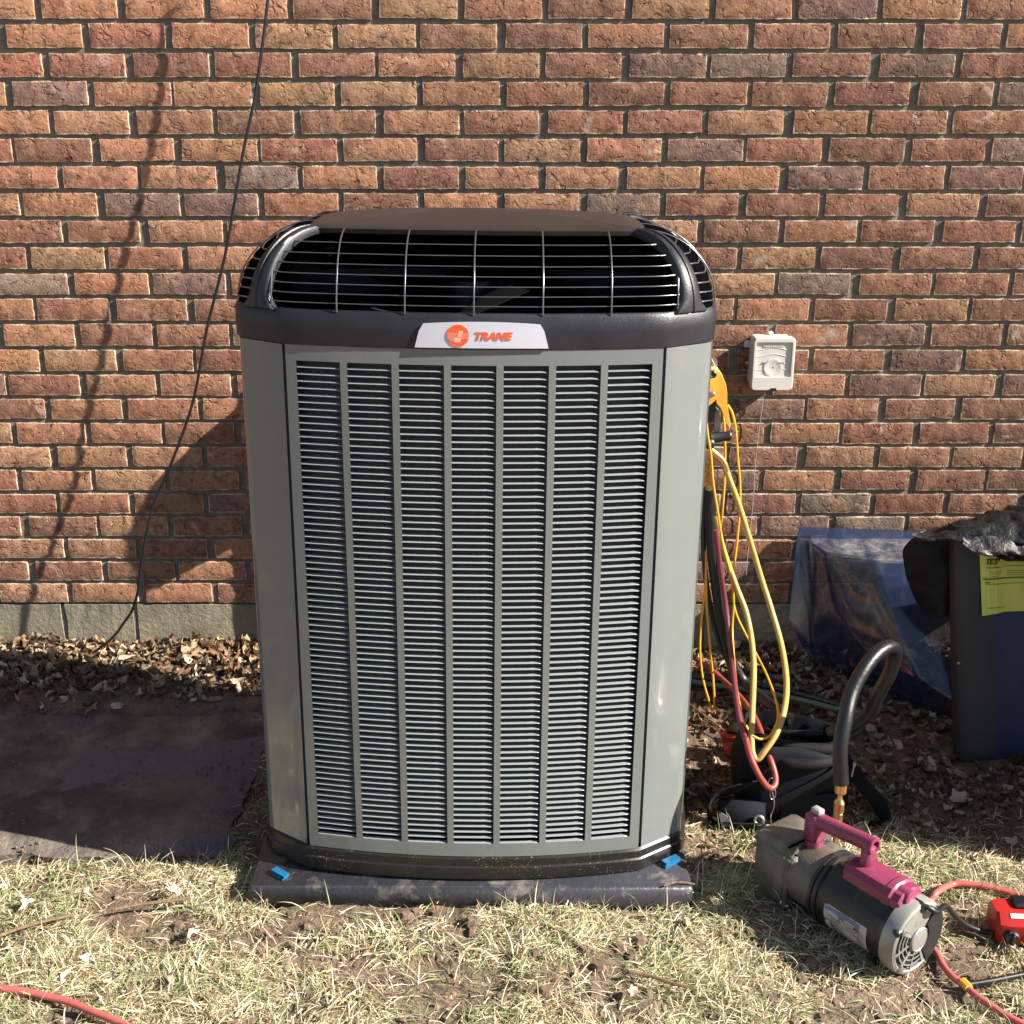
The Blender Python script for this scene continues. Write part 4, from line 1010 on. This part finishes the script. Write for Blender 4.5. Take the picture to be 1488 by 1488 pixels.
obj('end_plate', flat_sector(52, 140, .0255, .064, -.006, .0022, 14), M_BELL, bell, smooth=40)
obj('dark_plate', flat_sector(-62, 48, .030, .0705, -.004, .0040, 16), M_BLACK, bell, smooth=40)
m = MB()
for r_ in (.0335, .0435, .0535):
    for a0_, a1_ in ((140, 298),):
        q = flat_sector(a0_, a1_, r_ - .0011, r_ + .0011, -.0005, .0012, 26); m.add(q.v, q.f)
obj('vent_ring', m, M_BELL, bell, smooth=40)
for a in (146, 190, 225, 258, 292):
    m = MB(); hw = .0048 if a in (146, 225, 292) else .0022
    c, s_ = math.cos(R(a)), math.sin(R(a))
    m.box((.0004, .044*c, ZC + .044*s_), (.0026, .040, hw*1.4), Matrix.Rotation(R(a), 4, 'X')); obj('spoke', m, M_BELL, bell)
for a in (145, 45, 225):
    m = MB(); m.lathe([(.0055, .0), (.0055, .006), (.003, .0068)], 8, MXL, (0, .063*math.cos(R(a)), ZC + .063*math.sin(R(a)))); obj('bolt', m, M_STEEL, bell)
m = MB(); m.rbox((-.004, -.058, ZC + .036), (.014, .016, .014), .003); obj('black_lug', m, M_BLACK, bell)
# inlet fitting stem on the far side
m = MB(); m.lathe([(.006, .108), (.006, .142), (.0095, .143), (.0095, .156), (.006, .157), (.0058, .176), (.0092, .177), (.0092, .196), (.0080, .198), (.0105, .200), (.0105, .220), (.0075, .225), (.0048, .230), (.0048, .238), (.0095, .241), (.0120, .244), (.0120, .268), (.0105, .270)], 14, None, (-.236, .050, 0)); obj('brass_inlet', m, M_BRASS, VP, smooth=30)
# power cord of the pump
m = MB(); m.lathe([(.011, -.026), (.011, -.004), (.008, .004)], 14, MXL, (0, .004, .137)); obj('strain_relief', m, M_CABLE, VP, smooth=40)
m = MB(); m.tube(spline([(-.01, .006, .137), (.006, .012, .138), (.014, .030, .126)] + [tuple(WORLD[VP.name].inverted() @ Vector(p)) for p in [(0.8097, -1.2556, 0.0550), (0.8373, -1.2396, 0.0200), (0.8682, -1.2289, -0.0100), (0.9077, -1.2213, -0.0300), (0.9430, -1.2253, -0.0300), (0.9783, -1.2294, -0.0300), (1.0318, -1.2334, -0.0300)]]), .0052, 10); obj('power_cord', m, M_CABLE, VP, smooth=60)
# black suction hose rising from the pump and bending back to the bag
IN = WORLD[VP.name] @ Vector((-.236, .050, .262))
hp = [tuple(IN)] + [(0.6369, -1.0850, 0.2887), (0.6469, -1.0650, 0.3407), (0.6657, -1.0300, 0.3837), (0.6962, -1.0000, 0.4211), (0.7300, -0.9700, 0.4412), (0.7640, -0.9400, 0.4378), (0.7834, -0.9100, 0.4037), (0.7856, -0.8800, 0.3437), (0.7770, -0.8500, 0.2835), (0.7746, -0.8200, 0.2283), (0.7442, -0.7900, 0.1751), (0.7060, -0.7700, 0.1470)]
hose('suction_hose', hp, .0148, mat('rubber_hose', (.011,.011,.012), .34, var=.3, scale=60, bmp=.0008, bscale=220), 'thick black hose arching up from the brass fitting of the pump', 'hose', n=16)

# ---- red cords and tool at the right edge
hose('extension_cord', [(0.8286, -1.1376, -0.0200), (0.8465, -1.1221, -0.0120), (0.8919, -1.0693, -0.0340), (0.9216, -1.0647, -0.0340), (0.9603, -1.0738, -0.0340), (1.0022, -1.0920, -0.0340), (1.0435, -1.1099, -0.0340), (1.1186, -1.1275, -0.0340)], .0066, M_RCORD, 'red cord running from behind the pump to the red tool', 'cord')
hose('extension_cord', [(0.7890, -1.2533, -0.0300), (0.7973, -1.2771, -0.0360), (0.7972, -1.3077, -0.0360), (0.8047, -1.3411, -0.0360), (0.8183, -1.3629, -0.0360), (0.8303, -1.3914, -0.0360), (0.8498, -1.4208, -0.0360), (0.8702, -1.4461, -0.0360), (0.8966, -1.4693, -0.0360), (0.9432, -1.4983, -0.0360)], .0066, M_RCORD, 'red cord lying on the grass from under the pump to the lower right', 'cord')
hose('extension_cord', [(-1.0423, -1.3491, -0.0290), (-0.9737, -1.3637, -0.0290), (-0.9182, -1.3780, -0.0290), (-0.8784, -1.3851, -0.0290), (-0.8376, -1.3957, -0.0290), (-0.7899, -1.4096, -0.0290), (-0.7393, -1.4336, -0.0290), (-0.6898, -1.4571, -0.0290), (-0.6404, -1.4833, -0.0290), (-0.5837, -1.5183, -0.0290)], .0066, M_RCORD, 'red cord crossing the grass at the lower left corner', 'cord')
hose('black_cord', [(0.8203, -1.3635, -0.0340), (0.8353, -1.3599, -0.0340), (0.8692, -1.3527, -0.0340), (0.9040, -1.3436, -0.0340), (0.9390, -1.3344, -0.0340), (1.0251, -1.3102, -0.0340)], .0052, M_CABLE, 'short black cord tied to the red cord at lower right', 'cord')
m = MB(); m.tube([(0.8161, -1.3545, -0.0340), (0.8221, -1.3725, -0.0340)], .0085, 8); solo('cord_tie', m, M_YEL, 'small yellow tie where the black cord meets the red cord', 'cord tie', (0.8191, -1.3635, -0.0340))
T2 = thing('power_tool', 'red and black power tool lying at the right edge of the grass', 'power tool', (0.9764, -1.2061, -0.0450), (0, 0, R(-4)))
m = MB(); rings = []
for x, k in ((-.052, .72), (-.047, .90), (-.030, 1), (.16, 1), (.17, .9)):
    rings.append([(x, y*k, .004 + (z - .004)*(.9 + .1*k)) for y, z in ((-.040, .004), (-.043, .020), (-.040, .044), (-.022, .062), (.022, .062), (.040, .045), (.042, .004))])
m.loft(rings, True, True, True); tb = obj('housing', m, M_RED, T2, smooth=30)
m = MB(); m.rbox((.07, .008, .066), (.17, .036, .010), .004); obj('top_grip', m, M_BLACK, T2, smooth=40)
m = MB(); m.loft([[(x, -.0300, .0560), (x, -.0240, .0622), (x, -.0235, .0617), (x, -.0295, .0555)] for x in (-.028, .165)], True, True, True); obj('edge_highlight', m, M_HIGHLIGHT, T2)  # highlight along the housing edge, painted as a pale strip
m = MB(); m.lathe([(.014, .0), (.0145, .012), (.012, .016)], 10, Matrix.Rotation(R(90), 4, 'X'), (-.028, -.036, .024)); obj('black_knob', m, M_BLACK, T2, smooth=30)
m = MB(); m.rbox((-.028, -.054, .026), (.006, .010, .024), .002); obj('knob_grip', m, M_BLACK, T2, smooth=40)
m = MB(); m.rbox((.012, -.044, .020), (.030, .008, .022), .003); obj('side_panel', m, M_RED, T2, smooth=40)
m = MB(); m.lathe([(.004, .0), (.004, .004)], 10, Matrix.Rotation(R(90), 4, 'X'), (.020, -.040, .042)); obj('screw_boss', m, M_STEEL, T2, smooth=40)
m = MB(); m.rbox((.075, -.042, .026), (.080, .008, .034), .003); obj('grey_side', m, M_GREYP, T2, smooth=40)

# ------------------------------------------------------------------ grass, litter and leaves
def blades(n, xlim, ylim, keep, lmin, lmax, wid, flat, cols, weights):
    """n bent grass blades as one mesh; flat 0..1 says how many lie down"""
    X = RNG.uniform(*xlim, n); Y = RNG.uniform(*ylim, n)
    k = np.array([keep(x, y) for x, y in zip(X, Y)]); ok = RNG.random(n) < k; X, Y = X[ok], Y[ok]; n = len(X)
    Z = np.array([gz(x, y) for x, y in zip(X, Y)]) - .002
    L = RNG.uniform(lmin, lmax, n)*(0.6 + .5*RNG.random(n)); az = RNG.uniform(0, 2*np.pi, n)
    cl = np.array([noise.noise(Vector((x*9, y*9, 2))) for x, y in zip(X, Y)])*2.2
    az = np.where(RNG.random(n) < .45, cl*1.8 + RNG.normal(0, .5, n), az)
    el = np.where(RNG.random(n) < flat, np.abs(RNG.normal(.12, .16, n)), RNG.uniform(.5, 1.4, n)); bend = RNG.uniform(.2, 1.3, n)
    W = wid*(.6 + .8*RNG.random(n)); seg = 4
    P = np.zeros((n, seg+1, 2, 3)); p = np.stack([X, Y, Z + RNG.uniform(0, .012, n)], 1); e = el.copy()
    sd = np.stack([-np.sin(az), np.cos(az), RNG.normal(0, .5, n)], 1)
    for s_ in range(seg+1):
        w = W*(1 - (s_/seg)**1.6*.92)
        P[:, s_, 0] = p - sd*w[:, None]/2; P[:, s_, 1] = p + sd*w[:, None]/2
        d = np.stack([np.cos(e)*np.cos(az), np.cos(e)*np.sin(az), np.sin(e)], 1)
        p = p + d*(L/seg)[:, None]; e = e - bend/seg; p[:, 2] = np.maximum(p[:, 2], Z + .0015)
        az = az + RNG.normal(0, .10, n)
    V = P.reshape(-1, 3); base = (np.arange(n)*(seg+1)*2)[:, None, None]
    q = np.array([[2*s_, 2*s_+1, 2*s_+3, 2*s_+2] for s_ in range(seg)])[None]
    F = (base + q).reshape(-1, 4)
    g_ = np.array([noise.noise(Vector((x*5, y*5, 7))) for x, y in zip(X, Y)])
    ci = np.array([RNG.choice(len(cols), p=weights) for _ in range(n)])
    gi = (RNG.random(n) < np.clip(.15 + .6*g_, 0, .6)); ci = np.where(gi, RNG.integers(0, 2, n), ci)
    C = np.array(cols)[ci]*RNG.uniform(.75, 1.2, (n, 1))
    return V, F, np.repeat(C, seg, 0)
def np_mesh(name, V, F, C, m, label):
    me = bpy.data.meshes.new(name); k = F.shape[1]
    me.vertices.add(len(V)); me.vertices.foreach_set('co', V.astype(np.float32).ravel())
    me.loops.add(F.size); me.loops.foreach_set('vertex_index', F.astype(np.int32).ravel())
    me.polygons.add(len(F)); me.polygons.foreach_set('loop_start', np.arange(0, F.size, k, dtype=np.int32))
    a = me.color_attributes.new('tint', 'FLOAT_COLOR', 'CORNER')
    a.data.foreach_set('color', np.repeat(np.c_[C, np.ones(len(C))], k, 0).astype(np.float32).ravel())
    me.polygons.foreach_set('use_smooth', [True]*len(F)); me.update(calc_edges=True); me.validate()
    return tag(link(name, me, m), label, None, None, 'stuff')
def on_pad(x, y): return -.53 < x < .365 and y > -1.132
def dens(x, y):
    if on_pad(x, y): return 0
    d = .47 + 2.3*noise.fractal(Vector((x*4.2, y*5.5, 1)), 1, 2, 3)
    edge = -.985 + .04*noise.noise(Vector((x*6, 0, 3)))
    if x < -.5:
        if -.66 < x and y > edge: return .35*max(0, d) if y < -.3 else 0
        return max(.05, d) if y < edge else 0
    if x > .36: return max(.05, d*(1 if y < -1.0 else .6 if y < -.86 else .06)) if y < -.2 else 0
    return max(.06, d)
COLS = [(.22,.29,.11), (.33,.38,.18), (.70,.61,.42), (.62,.51,.33), (.80,.73,.57), (.42,.30,.18), (.26,.17,.095)]
WTS = [.05, .10, .27, .22, .15, .13, .08]
a1 = blades(130000, (-1.25, 1.25), (-1.62, -.80), dens, .022, .068, .0017, .86, COLS, WTS)
a2 = blades(14000, (-2.6, 2.6), (-2.5, -.80), lambda x, y: .0 if (abs(x) < 1.25 and y > -1.62) or (x < -.5 and y > -1.03) else max(.1, dens(x, y)), .03, .085, .003, .8, COLS, WTS)
a3 = blades(900, (-.64, -.50), (-1.05, -.25), lambda x, y: 0 if on_pad(x, y) else .8, .02, .05, .0020, .8, COLS, WTS)
a4 = blades(70000, (-1.25, 1.25), (-1.62, -.84), lambda x, y: min(1, dens(x, y) + .10) if dens(x, y) > 0 else 0, .008, .028, .0016, .98, COLS, [.02, .05, .16, .22, .08, .27, .20])
V = np.r_[a1[0], a2[0], a3[0], a4[0]]; F = np.r_[a1[1], a2[1] + len(a1[0]), a3[1] + len(a1[0]) + len(a2[0]), a4[1] + len(a1[0]) + len(a2[0]) + len(a3[0])]; C = np.r_[a1[2], a2[2], a3[2], a4[2]]
np_mesh('grass', V, F, C, M_GRASS, 'matted straw and pale green grass over brown soil')

# soil clods
m = MB(); rc = random.Random(5)
for k in range(900):
    x, y = rc.uniform(-1.2, 1.2), rc.uniform(-1.6, -.2)
    if on_pad(x, y) or (x < -.62 and -1.02 < y < -.28): continue
    if abs(x + .08) < .45 and y > -1.13: continue
    r_ = rc.uniform(.003, .012)*(1.4 if y < -1.1 else 1); z = gz(x, y)
    pts = []
    for zz, q in ((-.4, .8), (.2, 1), (.75, .6)):
        pts.append([(x + r_*q*math.cos(a)*rc.uniform(.7, 1.2), y + r_*q*math.sin(a)*rc.uniform(.7, 1.2), z + r_*zz) for a in (0, 1.05, 2.1, 3.14, 4.2, 5.2)])
    m.loft(pts, True, False, True)
tag(obj('soil_clods', m, M_CLOD), 'loose crumbs of brown soil', kind='stuff')

# leaf shapes: lobed and curled
def leaf_shape(sd, big):
    rg = random.Random(sd); lob = rg.choice((3, 5, 5)); spiky = big or rg.random() < .35; n = 16 if big else 10
    out = []
    for i in range(n):
        a = 2*math.pi*i/n; r_ = ((.45 + .55*abs(math.cos(a*lob*.5))) if spiky else (.78 + .18*math.cos(2*a)))*rg.uniform(.68, 1.12)
        out.append((math.cos(a)*r_*.5, math.sin(a)*r_*.36))
    cu, cv, tw = rg.uniform(-1.6, 2.4), rg.uniform(.5, 3.2), rg.uniform(-.6, .6)
    fo = rg.uniform(-.5, .9)
    def lift(x, y): return cu*x*x*.8 + cv*y*y*.8 + tw*x*y + fo*abs(y) + .12*noise.noise(Vector((x*5, y*5, sd)))
    v = [(0, 0, lift(0, 0))] + [(x*.5, y*.5, lift(x*.5, y*.5)) for x, y in out] + [(x, y, lift(x, y)) for x, y in out]
    f = [(0, 1+i, 1+(i+1) % n) for i in range(n)] + [(1+i, 1+n+i, 1+n+(i+1) % n, 1+(i+1) % n) for i in range(n)]
    return v, f
SH = [leaf_shape(k, False) for k in range(14)]
LC = [(.25,.16,.09), (.19,.115,.065), (.33,.235,.145), (.13,.078,.045), (.40,.31,.21), (.09,.055,.036), (.20,.105,.06), (.46,.37,.26)]
def litter(n, spots):
    Vs, Fs, Cs = [], [], []; off = 0; rl = random.Random(21)
    for _ in range(n):
        x0, x1, y0, y1, hp, smin, smax = rl.choices(spots, [s_[7] for s_ in spots])[0][:7]
        x, y = rl.uniform(x0, x1), y1 - (y1-y0)*abs(rl.gauss(0, .45))
        if y < y0 or y > -.012: continue
        near = max(0, 1 + y/.30)
        s_ = rl.uniform(smin, smax); v, f = SH[rl.randrange(14)]
        gzz = max(gz(x, y), -.036 if (x < -.62 and -1.0 < y < -.3) else -1)
        M = Matrix.Translation((x, y, gzz + .003 + rl.random()*hp*near)) @ Matrix.Rotation(rl.uniform(0, 6.28), 4, 'Z') @ Matrix.Rotation(rl.gauss(0, .65), 4, 'X') @ Matrix.Rotation(rl.gauss(0, .65), 4, 'Y') @ Matrix.Scale(s_, 4)
        for p in v:
            q = M @ Vector(p); Vs.append((q.x, min(q.y, -.010), max(q.z, gzz + .001)))
        c = rl.choice(LC); k = rl.uniform(.7, 1.25)
        for q in f:
            qq = q if len(q) == 4 else (q[0], q[1], q[2], q[2]); Fs.append([i + off for i in q]); Cs.append(tuple(z*k for z in c))
        off += len(v)
    return Vs, Fs, Cs
Vs, Fs, Cs = litter(11500, [(-2.2, -.50, -.31, -.01, .038, .010, .056, 3.6), (-.5, .45, -.26, -.01, .04, .016, .045, .7), (.36, 1.9, -.72, -.01, .025, .014, .058, 3.4), (.34, 1.9, -1.02, -.60, .006, .010, .040, 2.0)])
m = MB(); m.v = Vs; m.f = [tuple(q) for q in Fs]; m.c = Cs
tag(link('leaf_litter', m.mesh('leaf_litter', 70), M_LEAF), 'drift of dry brown leaves along the foot of the wall', kind='stuff')
# single leaves one can point at
BIG = []
for k in range(6):
    v, f = leaf_shape(40 + k, True); b = MB(); b.add(v, f); me = b.mesh('fallen_leaf', 70); me.materials.append(M_LEAF1); BIG.append(me)
def leaf(p, s_, col, label, group, k, tilt=(.0, .0), az=0.):
    o = link('fallen_leaf', BIG[k % 6], None)
    o.location = p; o.rotation_euler = (tilt[0], tilt[1], az); o.scale = (s_, s_, s_); o.color = (*col, 1)
    return tag(o, label, 'leaf', group)
rl = random.Random(8)
PALEL = (.72,.60,.46)
for p, lab in (([(-0.8578, -1.1080, -0.0220)][0], 'pale curled leaf on the lawn nearest the left edge'), ([(-0.8548, -1.1169, -0.0220)][0], None)):
    pass
for p, s_, lab in (((-0.9563, -1.1470, -0.0240), .045, 'pale curled leaf on the grass nearest the left edge of the lawn'), ((-0.8596, -1.1074, -0.0240), .040, 'pale leaf on the grass below the slab front edge'),
                   ((-0.6783, -1.1035, -0.0220), .036, 'pale upright leaf on the grass left of the pad corner'), ((-0.7949, -1.2955, -0.0240), .040, 'pale curled leaf on bare soil above the red cord'),
                   ((-0.8097, -1.3479, -0.0240), .034, 'small pale leaf just above the red cord'), ((-0.7241, -1.3649, -0.0220), .042, 'pale rounded leaf on dark soil right of the red cord'),
                   ((-0.6189, -1.3504, -0.0220), .046, 'large pale leaf standing by a dark hole in the lawn'), ((-0.6099, -1.2272, -0.0220), .034, 'flat pale leaf in the thick straw left of the pad'),
                   ((0.0299, -1.3590, -0.0240), .040, 'tan leaf in the middle of the lawn before the pad'), ((0.2158, -1.3912, -0.0240), .036, 'reddish tan leaf on bare soil right of the lawn middle'),
                   ((0.3458, -1.1898, -0.0240), .044, 'brown curled leaf at the right front corner of the pad'), ((0.7735, -0.8622, -0.0300), .046, 'pale leaf standing behind the magenta handle'),
                   ((0.7850, -0.9018, -0.0300), .036, 'small pale leaf standing right behind the handle end'), ((1.0297, -0.7430, -0.0350), .062, 'large grey brown lobed leaf on the shaded soil right of the bag'),
                   ((1.0126, -0.5839, -0.0350), .040, 'small grey leaf on the shaded soil left of the panel foot'), ((0.9725, -0.3381, -0.0300), .042, 'grey leaf on the soil under the clear cover edge'),
                   ((0.8668, -1.2827, -0.0300), .034, 'small pale leaf on the grass below the black power cord'), ((0.9390, -1.2691, -0.0300), .040, 'tan leaf on the grass below the red tool')):
    dark = 'grey' in lab or 'brown' in lab or 'tan' in lab
    leaf(p, s_, (.36,.27,.20) if dark else PALEL, lab, 'single fallen leaves', rl.randrange(6), (rl.uniform(-.5, .5), rl.uniform(-.4, .4)), rl.uniform(0, 6.2))
# twigs
for pts, r_, lab in (([(-0.7773, -1.1626, -0.0220), (-0.7318, -1.1475, -0.0220), (-0.6866, -1.1389, -0.0220), (-0.6453, -1.1301, -0.0220)], .0032, 'short brown stick lying in the grass left of the pad'),
                     ([(-0.9938, -1.2540, -0.0260), (-0.9543, -1.2219, -0.0260), (-0.9107, -1.1973, -0.0260), (-0.8580, -1.1764, -0.0260)], .0032, 'grey brown stick in the grass at the left edge'),
                     ([(0.2143, -1.3408, -0.0240), (0.2508, -1.3518, -0.0240), (0.2859, -1.3699, -0.0240), (0.3154, -1.3806, -0.0240)], .0035, 'thin dark twig on the grass before the right end of the pad'),
                     ([(0.3019, -1.1240, 0.0040), (0.3302, -1.1156, 0.0060), (0.3644, -1.1168, 0.0020)], .0018, 'thin straw stalk lying on the right end of the pad'),
                     ([(0.4371, -0.2991, 0.0000), (0.5151, -0.4376, -0.0100), (0.5623, -0.5172, -0.0200), (0.5952, -0.5673, -0.0200)], .0018, 'thin pale stalk crossing the leaves right of the unit')):
    b = MB(); b.tube(spline(pts), r_, 6); solo('twig', b, bpy.data.materials.get('bark') or mat('bark', (.20,.125,.075), .85, var=.3, scale=80, bmp=.002), lab, 'twig', pts[0], 'sticks on the ground')
